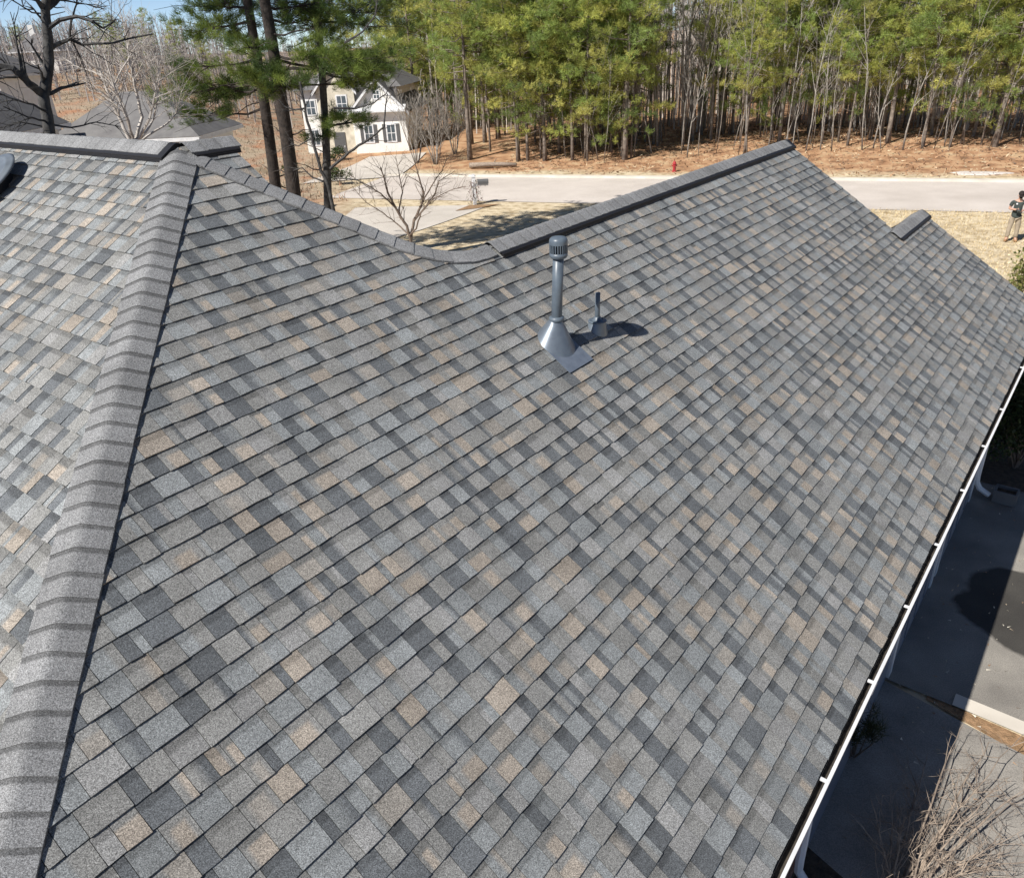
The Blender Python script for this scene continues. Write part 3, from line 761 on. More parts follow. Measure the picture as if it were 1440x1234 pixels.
slant(pb_, 0.012, 0.172, 0.052, 0.20, 'flashing_cone', MT['lead'], vp)
def at(h): return pb_.lerp(top, h / 0.80)
mb = MB(); T = Matrix.Translation(at(.20)); mb.lathe([(0.050, -.012), (0.061, -.008), (0.061, .02), (0.047, .028)], 28, T); hsub(mb, 'collar', MT['pipe_grey'], vp, True)
# cap: domed lid, ring of slots, base ring
T = Matrix.Translation(top) @ Matrix.Diagonal((.9, .9, 1, 1))
mb = MB(); mb.lathe([(0.045, -.085), (0.058, -.08), (0.058, .015), (0.0, .016)], 28, T, False); hsub(mb, 'cap_core', MT['dark'], vp)
mb = MB(); mb.lathe([(0.068, -.10), (0.078, -.085), (0.079, -.06), (0.070, -.06), (0.066, -.1)], 32, T, False); hsub(mb, 'cap_ring', MT['pipe_grey'], vp, True)
mb = MB(); mb.lathe([(0.079, .004), (0.080, .03), (0.074, .048), (0.06, .058), (0.03, .064), (0.002, .065)], 32, T, False); hsub(mb, 'cap_lid', MT['pipe_grey'], vp, True)
for k in range(22):
    a = 2 * math.pi * k / 22
    m2 = MB(); m2.box(.067, .079, -.0045, .0045, -.062, .006, T @ Matrix.Rotation(a, 4, 'Z')); hsub(m2, 'cap_fin', MT['pipe_grey'], vp)
mb = MB(); Mf = frame_roof(pb_); mb.box(-.17, .17, -.29, -.03, .0115, .0145, Mf); hsub(mb, 'flashing_sheet', MT['flash'], vp)
# short pipe in a boot
ps = M_(840, 463)
mb = MB(); mb.tube([ps - Z * .05, ps + Z * .20, ps + Z * .325 + rt * .004], [.0215] * 3, 18); sp_ = hpart(mb, 'vent_pipe', MT['pipe_grey'], smooth=True)
sp_['label'] = 'short thin grey vent pipe in a rubber boot'
slant(ps, 0.010, 0.098, 0.072, 0.075, 'boot', MT['lead'], sp_)
mb = MB(); T = Matrix.Translation(ps + Z * .072); mb.lathe([(0.072, -.004), (0.082, .004), (0.080, .012), (0.060, .016), (0.055, .010), (0.036, .018), (0.030, .04), (0.022, .045)], 28, T, False); hsub(mb, 'boot_collar', MT['pipe_grey'], sp_, True)

# ---- round attic fan on the left slope
pf = onplane(-8, 268, pL, nL)
Mf = Matrix.Translation(pf) @ Matrix((W, U * CA + Z * SA, nL)).transposed().to_4x4()
mb = MB(); mb.lathe([(0.21, .0), (0.21, .11), (0.02, .112)], 40, Mf, False); af = hpart(mb, 'attic_fan', MT['vent_black'], smooth=False)
af['label'] = 'round domed grey attic fan on the sunny slope'
mb = MB(); mb.lathe([(0.27, .105), (0.335, .10), (0.345, .112), (0.32, .122), (0.295, .126), (0.285, .134), (0.262, .135), (0.25, .128), (0.20, .138), (0.12, .147), (0.01, .150)], 48, Mf, False); hsub(mb, 'fan_hood', MT['dome'], af, True)

# ================================================================== trees
def needle_tufts(pos, dirs, n, length, width, cols, spread=0.75):
    """pos (k,3), dirs (k,3): returns triangles (k*n,3,3) and colours"""
    k = len(pos); P0 = np.repeat(pos, n, 0); D = np.repeat(dirs, n, 0) + rng.normal(0, spread, (k * n, 3)); D /= np.linalg.norm(D, axis=1)[:, None] + 1e-9
    S = np.cross(D, rng.normal(0, 1, (k * n, 3))); S /= np.linalg.norm(S, axis=1)[:, None] + 1e-9
    L = length * rng.uniform(.6, 1.15, (k * n, 1)); B = P0 + rng.normal(0, length * .18, (k * n, 3))
    V = np.stack([B - S * width / 2, B + S * width / 2, B + D * L], 1)
    C = np.repeat(cols, n, 0) * rng.uniform(.8, 1.2, (k * n, 1)); return V, C
def wiggle(a, b, n, amp, sag=0.0):
    a, b = Vector(a), Vector(b); L = (b - a).length; pts = []; o = Vector((0, 0, 0))
    for i in range(n + 1):
        t = i / n; o += Vector((random.gauss(0, 1), random.gauss(0, 1), random.gauss(0, 1))) * amp * L / n
        pts.append(a.lerp(b, t) + o * (1 if i else 0) + Z * sag * L * math.sin(math.pi * t))
    return pts

def pine_meshes(name, H, r, h0, rad, nbr, ntuft, needles, nl, nw, green, sides=7):
    tr = MB(); bend = Vector((random.uniform(-1, 1), random.uniform(-1, 1), 0))
    def axis(h): t = h / H; return bend * (t * t) + Z * h
    hs = [H * k / 10 for k in range(11)]; tr.tube([axis(h) - (Z * .3 if h == 0 else Z * 0) for h in hs], [max(.02, r * (1.25 if k == 0 else 1) * (1 - .82 * k / 10)) for k in range(11)], sides)
    pos, dirs, cols = [], [], []; br = MB()
    ga = random.uniform(0, 6)
    for i in range(nbr):
        t = (i + random.random()) / nbr; h = h0 + (H - h0) * t ** 0.9
        if h > H: h = H
        k = (h - h0) / (H - h0); L = rad * (0.45 + 0.9 * math.sin(math.pi * min(1, .18 + .80 * k)) ** 1.0) * random.uniform(.55, 1.1)
        if k > .9: L *= .6
        a = ga + i * 2.4 + random.uniform(-.5, .5); el = -0.1 + 0.75 * k + random.uniform(-.2, .25)
        d = Vector((math.cos(a) * math.cos(el), math.sin(a) * math.cos(el), math.sin(el)))
        p0 = axis(h); p1 = p0 + d * L; pts = wiggle(p0, p1, 4, .10, -.05)
        br.tube(pts, [.045 * (r / .16) * (1 - .2 * q) * (.5 + .5 * (1 - k)) for q in range(5)], 4, False)
        g = green[random.randrange(len(green))]; gv = random.uniform(.8, 1.25)
        ncl = max(2, int(round(1.7 * L)))
        for cidx in range(ncl):
            s_ = 1.0 if cidx == 0 else random.uniform(.45, 1.0); idx = min(3, int(s_ * 4)); b = pts[idx].lerp(pts[idx + 1], min(1.0, s_ * 4 - idx))
            cc = b + Vector((random.gauss(0, .22), random.gauss(0, .22), random.gauss(.08, .12))); br.tube([b, cc], [.012, .008], 3, False)
            gv2 = gv * random.uniform(.8, 1.25)
            for q in range(ntuft // 2):
                off = Vector((random.gauss(0, .19), random.gauss(0, .19), random.gauss(0, .11))); pos.append(tuple(cc + off)); dirs.append(tuple((off.normalized() * .8 + d * .3 + Z * .45).normalized())); cols.append(tuple(x * gv2 for x in g))
    pos, dirs, cols = np.array(pos), np.array(dirs), np.array(cols)
    V, C = needle_tufts(pos, dirs, needles, nl, nw, cols)
    return tr.mesh('trunk', True), br.mesh('branches'), tri_mesh('crown', V, C)
GREENS = [(0.34, 0.38, 0.10), (0.39, 0.41, 0.105), (0.27, 0.34, 0.09), (0.45, 0.44, 0.13), (0.22, 0.29, 0.085)]
PINES = []
for v in range(7):
    H = random.uniform(10.5, 15)
    PINES.append(pine_meshes('pine', H, random.choice([.07, .10, .13, .17]), random.uniform(1.0, 2.8) if v < 5 else 4.5, random.uniform(1.7, 2.5), 60, 14, 15, 0.27, 0.026, GREENS))
def place_pine(x, y, v, sc, label, group, name='pine_tree', rz=None):
    tr, br, cr = PINES[v]; z = terrain(x, y) - .05
    o = empty(name, (x, y, z), random.uniform(0, 6.28) if rz is None else rz); o.scale = (sc, sc, sc * random.uniform(.95, 1.1))
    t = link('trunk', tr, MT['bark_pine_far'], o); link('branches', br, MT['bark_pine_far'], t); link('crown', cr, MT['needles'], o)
    tag(o, label, 'tree', group); return o
def qa(a, q): p = RD * a + NR * q; return p.x, p.y
# front of the wood across the road
def QF(a): return 51.0 + 4.0 * min(1, max(0, (a + 17) / 18.6))
ROWS = []
for i in range(96):
    a = -19 + 60 * (i + random.uniform(-.4, .4)) / 96
    q = QF(a) + random.random() ** 1.3 * 12
    x, y = qa(a, q)
    pxx = project(Vector((x, y, 4)))[0]
    if 895 < pxx < 1015 and (q < 60 or random.random() < .6): continue
    if pxx < 560: continue
    if pxx > 1520: continue
    ROWS.append((x, y))
for i in range(26):
    px = 560 + 320 * (i + random.random()) / 26; p = ony(px, 150, 60); q = random.uniform(51.5, 62) if px > 640 else random.uniform(63, 74); k = q / (p.x * NR.x + p.y * NR.y); ROWS.append((p.x * k, p.y * k))
for (x, y) in ROWS:
    place_pine(x, y, random.randrange(7), random.uniform(.8, 1.12), 'slim yellow-green pine in the front of the wood across the road', 'pines of the wood across the road')
# pines behind and beside the white house
for (px, Y) in ((585, 82), (612, 76), (640, 80), (660, 72), (560, 95), (535, 98), (500, 100), (690, 78), (720, 82), (470, 104), (628, 92)):
    p = ony(px, 120, Y); place_pine(p.x, p.y, random.randrange(5), random.uniform(1.0, 1.2), 'dense green pine behind the white gabled house', 'pines behind the white house')

# bare trees
def bare_meshes(H, r, depth=3, nb=7, spread=.7, sides=5, h0=.3, stems=1, up=.5, twig=.006, lean=.0, curve=.16, ratio=.55):
    tr = MB(); br = MB()
    def grow(p, d, L, rr, lev, mbx):
        n = 5 if lev < 2 else 3; pts = [p]; dd = d.normalized()
        for k in range(n):
            dd = (dd + Vector((random.gauss(0, curve), random.gauss(0, curve), random.gauss(0, curve) + .03 * up))).normalized(); pts.append(pts[-1] + dd * L / n)
        rad = [max(twig * .5, rr * (1 - .75 * k / n)) for k in range(n + 1)]
        mbx.tube(pts, rad, sides if lev == 0 else (4 if lev == 1 else 3), lev == 0)
        if lev >= depth: return
        m = nb if lev == 0 else max(2, int(nb * .65))
        for k in range(m):
            t = (h0 if lev == 0 else .25) + (1 - (h0 if lev == 0 else .25)) * (k + random.random()) / m; i = min(n - 1, int(t * n)); b = pts[i].lerp(pts[i + 1], t * n - i)
            side = dd.cross(Vector((random.gauss(0, 1), random.gauss(0, 1), random.gauss(0, 1)))).normalized()
            nd = (dd * (1 - spread * .6) + side * spread + Z * .25 * up).normalized()
            grow(b, nd, L * ratio * random.uniform(.6, 1.1) * (1.15 - .5 * t), max(twig, rr * (1 - .75 * t) * .6), lev + 1, br)
    for s in range(stems):
        a = 6.28 * s / stems + random.random(); ln = lean if stems > 1 else random.uniform(0, lean)
        grow(Vector((math.cos(a), math.sin(a), 0)) * (.08 * (stems > 1)) - Z * .2, Vector((math.cos(a) * ln, math.sin(a) * ln, 1)), H * random.uniform(.8, 1.05), r * random.uniform(.8, 1), 0, tr)
    return tr.mesh('trunk', True), br.mesh('crown')
def place_bare(meshes, x, y, z, label, group, m, name='bare_tree', sc=1.0, rz=None, mcr=None):
    o = empty(name, (x, y, z), random.uniform(0, 6.28) if rz is None else rz); o.scale = (sc, sc, sc)
    link('trunk', meshes[0].copy() if meshes[0].materials and meshes[0].materials[0] != m else meshes[0], m, o); link('crown', meshes[1], mcr or m, o)
    tag(o, label, 'tree', group); return o
SAP = [bare_meshes(random.uniform(6, 11), random.uniform(.035, .065), 2, 9, .55, 4, .35, up=.8, twig=.008, lean=.16, curve=.085, ratio=.30) for _ in range(6)]
n = 0
for i in range(190):
    a = -16 + 57 * random.random(); q = QF(a) - .3 + 9 * random.random() ** 1.4
    x, y = qa(a, q); pxx = project(Vector((x, y, 1)))[0]
    if not 640 < pxx < 1480: continue
    place_bare(SAP[random.randrange(6)], x, y, terrain(x, y), 'thin bare grey sapling among the pines across the road', 'bare saplings of the wood across the road', MT['bark_grey'], 'bare_sapling', random.uniform(.7, 1.15))
# tall leafless hardwoods in the gap between the pines
HARD = [bare_meshes(random.uniform(13, 17), random.uniform(.10, .16), 3, 9, .6, 6, .3, up=.7, twig=.012, curve=.06, ratio=.34) for _ in range(3)]
for i in range(24):
    px = random.uniform(885, 1015) if i % 3 else random.uniform(1020, 1440); q = random.uniform(56, 66); y0 = 60
    p = ony(px, 150, y0); s = q / (p.x * NR.x + p.y * NR.y); x, y = p.x * s, p.y * s
    place_bare(HARD[i % 3], x, y, terrain(x, y), 'tall leafless grey hardwood standing among the pines across the road', 'leafless hardwoods of the wood across the road', MT['bark_grey'], 'bare_tree', random.uniform(.8, 1.1))

# the depth of the wood and the wooded skyline: far masses
def woods(name, spots, hmin, hmax, label, col, rad=.09, nbr=9):
    V, C = [], []
    for (x, y, z) in spots:
        h = random.uniform(hmin, hmax) if hmin else (3.5 + 8 * (y - 80) / 150) * random.uniform(.65, 1.05); c = np.array(col) * random.uniform(.7, 1.25); lx, ly = random.gauss(0, .04) * h, random.gauss(0, .04) * h
        def prism(a, b, r0_, r1_):
            a, b = np.array(a), np.array(b); d = b - a; s = np.cross(d, rng.normal(0, 1, 3)); s /= np.linalg.norm(s) + 1e-9; t = np.cross(d, s); t /= np.linalg.norm(t) + 1e-9
            k = [(math.cos(q) * s + math.sin(q) * t) for q in (0, 2.09, 4.19)]
            for i in range(3):
                j = (i + 1) % 3
                V.append((a + k[i] * r0_, a + k[j] * r0_, b + k[j] * r1_)); V.append((a + k[i] * r0_, b + k[j] * r1_, b + k[i] * r1_)); C.append(c); C.append(c)
        r = rad * random.uniform(.6, 1.3)
        prism((x, y, z - .3), (x + lx, y + ly, z + h), r, r * .25)
        for q in range(nbr):
            t = random.uniform(.25, .97); a = random.uniform(0, 6.28); L = h * random.uniform(.08, .22) * (1.2 - t * .6); b0 = (x + lx * t, y + ly * t, z + h * t); e = random.uniform(.3, 1.2)
            b1 = (b0[0] + math.cos(a) * L * math.cos(e), b0[1] + math.sin(a) * L * math.cos(e), b0[2] + L * math.sin(e)); prism(b0, b1, r * .35, r * .12)
    o = link(name, tri_mesh(name, np.array(V), np.array(C)), MT['twigs']); tag(o, label, 'woods', kind='stuff'); return o
sp1 = []
for i in range(2400):
    a = -40 + 92 * random.random(); q = 62 + 45 * random.random(); x, y = qa(a, q)
    pxx = project(Vector((x, y, 3)))[0]
    if pxx < 430 or (pxx < 600 and q < 84): continue
    sp1.append((x, y, terrain(x, y)))
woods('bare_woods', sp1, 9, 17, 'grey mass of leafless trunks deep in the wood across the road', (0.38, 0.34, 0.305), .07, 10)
sp2 = []
for i in range(2200):
    d = random.uniform(80, 230); ra = random.uniform(-.86, -.10); y = d; x = ra * y; sp2.append((x, y, terrain(x, y)))
woods('distant_woods', sp2, None, None, 'hazy brown-grey leafless woods on the far hillside beyond the houses', (0.30, 0.27, 0.25), .09, 16)
# scattered evergreens of the far hillside
for (px, Y) in ((30, 150), (140, 120), (165, 105), (205, 118), (20, 170), (60, 190), (245, 125), (285, 112), (320, 130), (355, 118), (410, 125), (440, 110)):
    p = ony(px, 60, Y); place_pine(p.x, p.y, random.randrange(5), random.uniform(.35, .6), 'dark distant pine on the far hillside among leafless woods', 'distant hillside pines')
# leaf litter and fallen twigs on the wood's floor, and dry grass on the lawn
def litter():
    k = 24000; V = []; a = rng.uniform(-20, 42, k); q = 47.2 + rng.random(k) ** .8 * 22; X = RD.x * a + NR.x * q; Y = RD.y * a + NR.y * q
    Zs = np.array([terrain(x, y) for x, y in zip(X, Y)]); P0 = np.stack([X, Y, Zs], 1)
    D = rng.normal(0, 1, (k, 3)); D[:, 2] = np.abs(D[:, 2]) * .35; D /= np.linalg.norm(D, axis=1)[:, None]; S = np.cross(D, rng.normal(0, 1, (k, 3))); S /= np.linalg.norm(S, axis=1)[:, None]
    L = rng.uniform(.08, .35, (k, 1)); w = rng.uniform(.01, .045, (k, 1)); V = np.stack([P0 - S * w, P0 + S * w, P0 + D * L], 1)
    pal = np.array([(0.38, 0.23, 0.135), (0.28, 0.16, 0.095), (0.48, 0.38, 0.25), (0.14, 0.095, 0.065)]); C = pal[rng.integers(0, 4, k)] * rng.uniform(.7, 1.3, (k, 1))
    o = link('leaf_litter', tri_mesh('leaf_litter', V, C), MT['twigs']); tag(o, 'rust-brown pine straw and fallen twigs under the wood across the road', 'litter', kind='stuff')
litter()
def scatter(name, label, P0, pal, l0, l1, w0, w1, flat):
    k = len(P0); D = rng.normal(0, 1, (k, 3)); D[:, 2] = np.abs(D[:, 2]) * flat; D /= np.linalg.norm(D, axis=1)[:, None]; S = np.cross(D, np.array([0, 0, 1.0]) + rng.normal(0, .5, (k, 3))); S /= np.linalg.norm(S, axis=1)[:, None]
    L = rng.uniform(l0, l1, (k, 1)); w = rng.uniform(w0, w1, (k, 1)); V = np.stack([P0 - S * w, P0 + S * w, P0 + D * L], 1); pal = np.array(pal); C = pal[rng.integers(0, len(pal), k)] * rng.uniform(.7, 1.3, (k, 1))
    tag(link(name, tri_mesh(name, V, C), MT['twigs']), label, 'litter', kind='stuff')
k = 26000; yy = rng.uniform(44, 115, k); xx = yy * rng.uniform(-.75, -.19, k)
scatter('dry_undergrowth', 'dry brown grass and brush on the slope around the neighbouring houses', np.stack([xx, yy, np.array([terrain(a, b) for a, b in zip(xx, yy)]) - .02], 1), [(0.30, 0.23, 0.16), (0.38, 0.30, 0.20), (0.20, 0.15, 0.11), (0.36, 0.21, 0.13)], .12, .45, .012, .04, 1.5)
k = 420; uu = rng.uniform(4.2, 13, k); ww = rng.uniform(WALL + .1, 2.6, k); pp = np.array([tuple(P(a, b, .017)) for a, b in zip(uu, ww)])
scatter('driveway_debris', 'small fallen leaves and twigs scattered on the side driveway', pp, [(0.45, 0.36, 0.25), (0.25, 0.16, 0.10), (0.6, 0.55, 0.45)], .015, .06, .004, .014, .12)
def grass():
    k = 60000; a = rng.uniform(-4, 34, k); q = rng.uniform(22, 38.95, k); X = RD.x * a + NR.x * q; Y = RD.y * a + NR.y * q
    Zs = np.array([terrain(x, y) for x, y in zip(X, Y)]) - .02; P0 = np.stack([X, Y, Zs], 1)
    D = rng.normal(0, .6, (k, 3)); D[:, 2] = 1; D /= np.linalg.norm(D, axis=1)[:, None]; S = np.cross(D, rng.normal(0, 1, (k, 3))); S /= np.linalg.norm(S, axis=1)[:, None]
    L = rng.uniform(.05, .12, (k, 1)); w = rng.uniform(.008, .02, (k, 1)); V = np.stack([P0 - S * w, P0 + S * w, P0 + D * L], 1)
    pal = np.array([(0.56, 0.45, 0.27), (0.46, 0.36, 0.20), (0.62, 0.52, 0.34), (0.34, 0.26, 0.14)]); C = pal[rng.integers(0, 4, k)] * rng.uniform(.8, 1.2, (k, 1))
    o = link('dry_grass', tri_mesh('dry_grass', V, C), MT['twigs']); tag(o, 'straw-coloured dormant grass of the front lawn', 'grass', kind='stuff')
grass()

# ---- the near pines left of the wing: two dark trunks and a thinner third one, with their own boughs
NEARG = [(0.10, 0.15, 0.035), (0.14, 0.19, 0.04), (0.18, 0.23, 0.05), (0.075, 0.12, 0.035)]
def near_pine(base_px, top_px, Y, r, boughs, label, bark='bark_pine', dead=0, H=17):
    pb2 = ony(base_px[0], base_px[1], Y); pt = ony(top_px[0], top_px[1], Y)
    d = (pt - pb2).normalized(); zb = terrain(pb2.x, pb2.y); base = pb2 + d * ((zb - pb2.z) / d.z)
    o = empty('pine_tree', base); tr = MB()
    def axis(h): return d * (h / d.z) + Vector((.12 * math.sin(h * .35), .1 * math.cos(h * .3) - .1, 0))
    tr.tube([axis(H * k / 14) - (Z * .3 if k == 0 else Z * 0) for k in range(15)], [r * (1.2 if k == 0 else 1) * (1 - .055 * k) for k in range(15)], 12)
    t = tr.build('trunk', MT[bark], o, smooth=True)
    br = MB(); pos, dirs, cols = [], [], []
    def bough(hs, tip, size, nt_, auto=True):
        p1 = tip - base
        if auto: hs = max(1.0, p1.z + 0.12 * (p1 - axis(p1.z)).length - .2)
        p0 = axis(hs); L = (p1 - p0).length
        pts = wiggle(p0, p1, 6, .09, -.04); br.tube(pts, [max(.012, .05 * (1 - q / 7)) for q in range(7)], 5, False)
        for q in range(int(nt_ * .16)):
            s = random.uniform(.45, 1); i = min(5, int(s * 6)); b = pts[i].lerp(pts[i + 1], s * 6 - i)
            e = p1 + Vector((random.gauss(0, size), random.gauss(0, size), random.gauss(0, size * .42)))
            e = b.lerp(e, .85); sub = wiggle(b, e, 3, .10, .04); br.tube(sub, [.016, .012, .008, .005], 3, False)
            g = random.choice(NEARG); gv = random.uniform(.7, 1.35)
            for j in range(7):
                s2 = random.uniform(.5, 1.1); pp = b.lerp(e, s2) + Vector((random.gauss(0, .08), random.gauss(0, .08), random.gauss(0, .06)))
                pos.append(tuple(pp)); dirs.append(tuple(((e - b).normalized() * .7 + Z * .5).normalized())); cols.append(tuple(x * gv for x in g))
    for (hs, px, py, dY, size, nt_) in boughs: bough(hs, ony(px, py, Y + dY * 1.4), size * 1.3, nt_ * 1.25)
    for k in range(26):       # the crown above the picture
        h = random.uniform(H * .62, H); a = random.uniform(0, 6.28); L = random.uniform(1.2, 3.0) * (1.15 - (h - H * .62) / (H * .5)); bough(h * .97, base + axis(h) + Vector((math.cos(a) * L, math.sin(a) * L, random.uniform(0, .8))), .65, 90, False)
    for k in range(dead):     # bare dead limbs
        h = random.uniform(3, 8); a = random.uniform(0, 6.28); L = random.uniform(.6, 2.0); pts = wiggle(axis(h), axis(h) + Vector((math.cos(a) * L, math.sin(a) * L, random.uniform(-.5, .6))), 5, .16); br.tube(pts, [.03, .025, .02, .015, .01, .005], 4, False)
    V, C = needle_tufts(np.array(pos), np.array(dirs), 30, .23, .012, np.array(cols), .6)
    br.build('branches', MT[bark], t); link('crown', tri_mesh('crown', V, C), MT['needles'], o)
    tag(o, label, 'tree'); return o
near_pine((382, 250), (350, 5), 28.0, .23, [(6.6, 285, 38, .5, .75, 120), (6.2, 262, 92, -.5, .45, 60), (5.0, 275, 125, .3, .75, 150), (4.6, 305, 130, .9, .6, 110), (4.2, 285, 158, .2, .5, 80), (6.8, 330, 52, 1.0, .5, 60), (7.2, 300, 12, .6, .8, 120), (7.6, 330, -5, 1.2, .6, 70)], 'tall dark-trunked pine with a broad dark bough reaching over the neighbour roof', dead=7)
near_pine((408, 262), (374, 5), 27.0, .27, [(5.4, 360, 105, -1.2, .55, 110), (5.6, 395, 118, -1.2, .5, 90), (5.9, 455, 76, -.8, .6, 130), (6.1, 490, 92, -.3, .7, 140), (6.0, 540, 85, .8, .6, 90), (5.2, 505, 118, .8, .4, 60), (6.4, 425, 30, 1.2, .6, 90), (7.2, 405, 0, 1.3, .7, 90), (7.4, 450, 8, .7, .8, 120), (6.4, 352, 62, -1.0, .4, 50), (6.2, 520, 100, .2, .4, 50)], 'thickest dark-trunked pine with bright green boughs on both sides', dead=9)
near_pine((458, 282), (447, 30), 29.5, .17, [(5.6, 515, 88, .3, .55, 80), (5.3, 540, 98, .4, .35, 40), (4.1, 480, 165, -.2, .40, 60), (3.9, 510, 170, .2, .38, 50), (3.4, 448, 190, -.3, .22, 26), (6.6, 500, 30, .8, .9, 110), (6.8, 440, 40, .8, .8, 110), (6.9, 530, 10, .8, .8, 100)], 'slender grey-barked pine with small tufts low on its trunk', 'bark_dark', dead=8)

# ---- other near and middle trees
def limb_tree(base_px, Y, limbs, label, m, name='bare_tree', twigs=6, tl=1.0, n_sides=7, zbase=None):
    """trunk and limbs through picture points at the tree's own distance; each limb: [(px,py,dY)...], r0, r1"""
    p0 = ony(base_px[0], base_px[1], Y); base = Vector((p0.x, p0.y, terrain(p0.x, p0.y))); o = empty(name, base); first = True; tr = MB(); br = MB()
    for (pts, ra, rb) in limbs:
        pp = [ony(a, b, Y + c) - base for (a, b, c) in pts]
        if first: pp = [Vector((pp[0].x * .9, pp[0].y, -.2))] + pp
        fine = []
        for i in range(len(pp) - 1):
            for k in range(4): fine.append(pp[i].lerp(pp[i + 1], k / 4) + Vector((random.gauss(0, 1), random.gauss(0, 1), random.gauss(0, 1))) * .012 * (pp[i + 1] - pp[i]).length)
        fine.append(pp[-1]); nn = len(fine); (tr if first else br).tube(fine, [ra + (rb - ra) * k / (nn - 1) for k in range(nn)], n_sides if first else 5, False)
        first = False
        for k in range(twigs):
            i = random.randrange(max(1, nn // 3), nn) if nn > 3 else nn - 1; i = min(i, nn - 2); d = (fine[i + 1] - fine[i]).normalized(); s = Vector((random.gauss(0, 1), random.gauss(0, 1), random.gauss(0, 1))); s = (s - d * s.dot(d)).normalized()
            q0 = fine[i]; L = tl * random.uniform(.4, 1.1); q1 = q0 + (d * .7 + s * .8 + Z * .1).normalized() * L; tw = wiggle(q0, q1, 5, .10); r_ = max(.006, (ra + (rb - ra) * i / nn) * .4)
            br.tube(tw, [r_ * (1 - .15 * z) for z in range(6)], 4, False)
            for j in range(3):
                b = tw[random.randrange(2, 5)]; e = b + ((q1 - q0).normalized() + Vector((random.gauss(0, .7), random.gauss(0, .7), random.gauss(0, .5)))).normalized() * L * random.uniform(.25, .6)
                br.tube(wiggle(b, e, 3, .12), [r_ * .45, r_ * .35, r_ * .28, r_ * .2], 3, False)
    tr.build('trunk', m, o, smooth=True); br.build('crown', m, o); tag(o, label, 'tree'); return o
limb_tree((70, 190), 14.0, [
    ([(70, 190, 0), (62, 135, 0), (69, 85, 0), (66, 40, 0), (64, 10, 0), (68, -30, 0)], .105, .06),
    ([(60, 132, 0), (42, 118, -.3), (18, 96, -.5), (-15, 90, -.6)], .07, .04),
    ([(70, 68, 0), (85, 60, .3), (98, 55, .4), (115, 63, .5), (160, 60, .6), (215, 48, .9)], .04, .012),
    ([(68, 40, 0), (85, 28, -.2), (108, 23, -.3), (130, 30, -.3), (145, 40, -.2), (162, 30, 0)], .038, .010),
    ([(66, 12, 0), (80, 0, .2), (110, -20, .4)], .045, .02), ([(64, 14, 0), (50, -2, -.2), (30, -25, -.5)], .045, .02),
    ([(70, 160, 0), (48, 148, -.3), (20, 140, -.6), (-10, 128, -.8)], .022, .008), ([(68, 172, 0), (40, 165, -.5), (5, 150, -.8)], .02, .008),
    ([(72, 176, 0), (100, 180, .2), (135, 172, .4), (170, 178, .5)], .018, .006), ([(64, 20, 0), (45, 18, -.1), (20, 2, -.4), (0, -12, -.5)], .014, .007),
    ([(98, 55, .4), (100, 30, .3), (108, 5, .3), (105, -20, .3)], .02, .008), ([(62, 178, 0), (30, 172, -.2), (0, 180, -.4)], .016, .006)],
    'dark leafless tree with a forked trunk close behind the left ridge', MT['bark_dark'], twigs=10, tl=.8)
limb_tree((185, 200), 19.0, [
    ([(183, 200, 0), (168, 165, 0), (150, 125, 0), (138, 90, 0), (128, 60, 0), (122, 30, 0)], .05, .012),
    ([(186, 200, 0), (178, 160, .3), (160, 120, .5), (140, 105, .6), (105, 92, .8), (88, 80, .9)], .035, .008),
    ([(190, 200, 0), (200, 165, .2), (190, 120, .2), (182, 85, .2), (178, 50, .2), (170, 20, .2)], .045, .010),
    ([(188, 200, 0), (178, 165, -.3), (165, 135, -.4), (152, 95, -.5), (145, 70, -.5)], .04, .010),
    ([(192, 200, 0), (210, 165, -.2), (218, 130, -.2), (222, 110, -.2), (226, 85, -.2)], .035, .008),
    ([(195, 200, 0), (215, 170, .4), (222, 140, .5), (225, 105, .5)], .03, .008),
    ([(196, 200, 0), (240, 170, .4), (255, 150, .6), (250, 120, .6)], .028, .007),
    ([(160, 120, 0), (185, 75, .2), (205, 62, .3)], .02, .006)],
    'pale many-stemmed leafless crape myrtle beyond the left ridge', MT['bark_pale'], twigs=32, tl=1.0)
limb_tree((576, 336), 27.0, [
    ([(577, 336, 0), (572, 318, 0), (556, 292, 0), (545, 270, 0), (540, 250, 0), (535, 235, 0)], .06, .018),
    ([(578, 336, 0), (582, 310, .2), (592, 290, .3), (596, 272, .3), (588, 245, .3), (583, 228, .3)], .055, .016),
    ([(582, 312, .2), (597, 292, 0), (612, 272, 0), (617, 255, 0), (640, 240, .2)], .035, .010),
    ([(575, 332, 0), (585, 322, -.2), (592, 300, -.3), (607, 282, -.3), (632, 268, -.3), (655, 262, -.3)], .035, .009),
    ([(556, 292, 0), (535, 272, -.3), (520, 262, -.3), (500, 252, -.3), (486, 240, -.3)], .03, .008),
    ([(574, 330, 0), (560, 316, .3), (540, 300, .4), (515, 285, .4), (495, 262, .4)], .028, .008),
    ([(560, 298, 0), (566, 270, .3), (562, 248, .3), (556, 220, .3)], .03, .008), ([(590, 292, 0), (606, 262, .4), (622, 240, .4), (628, 222, .4)], .028, .008)],
    'spreading brown leafless crape myrtle rising behind the roof dip', MT['bark_brown'], twigs=17, tl=.85)
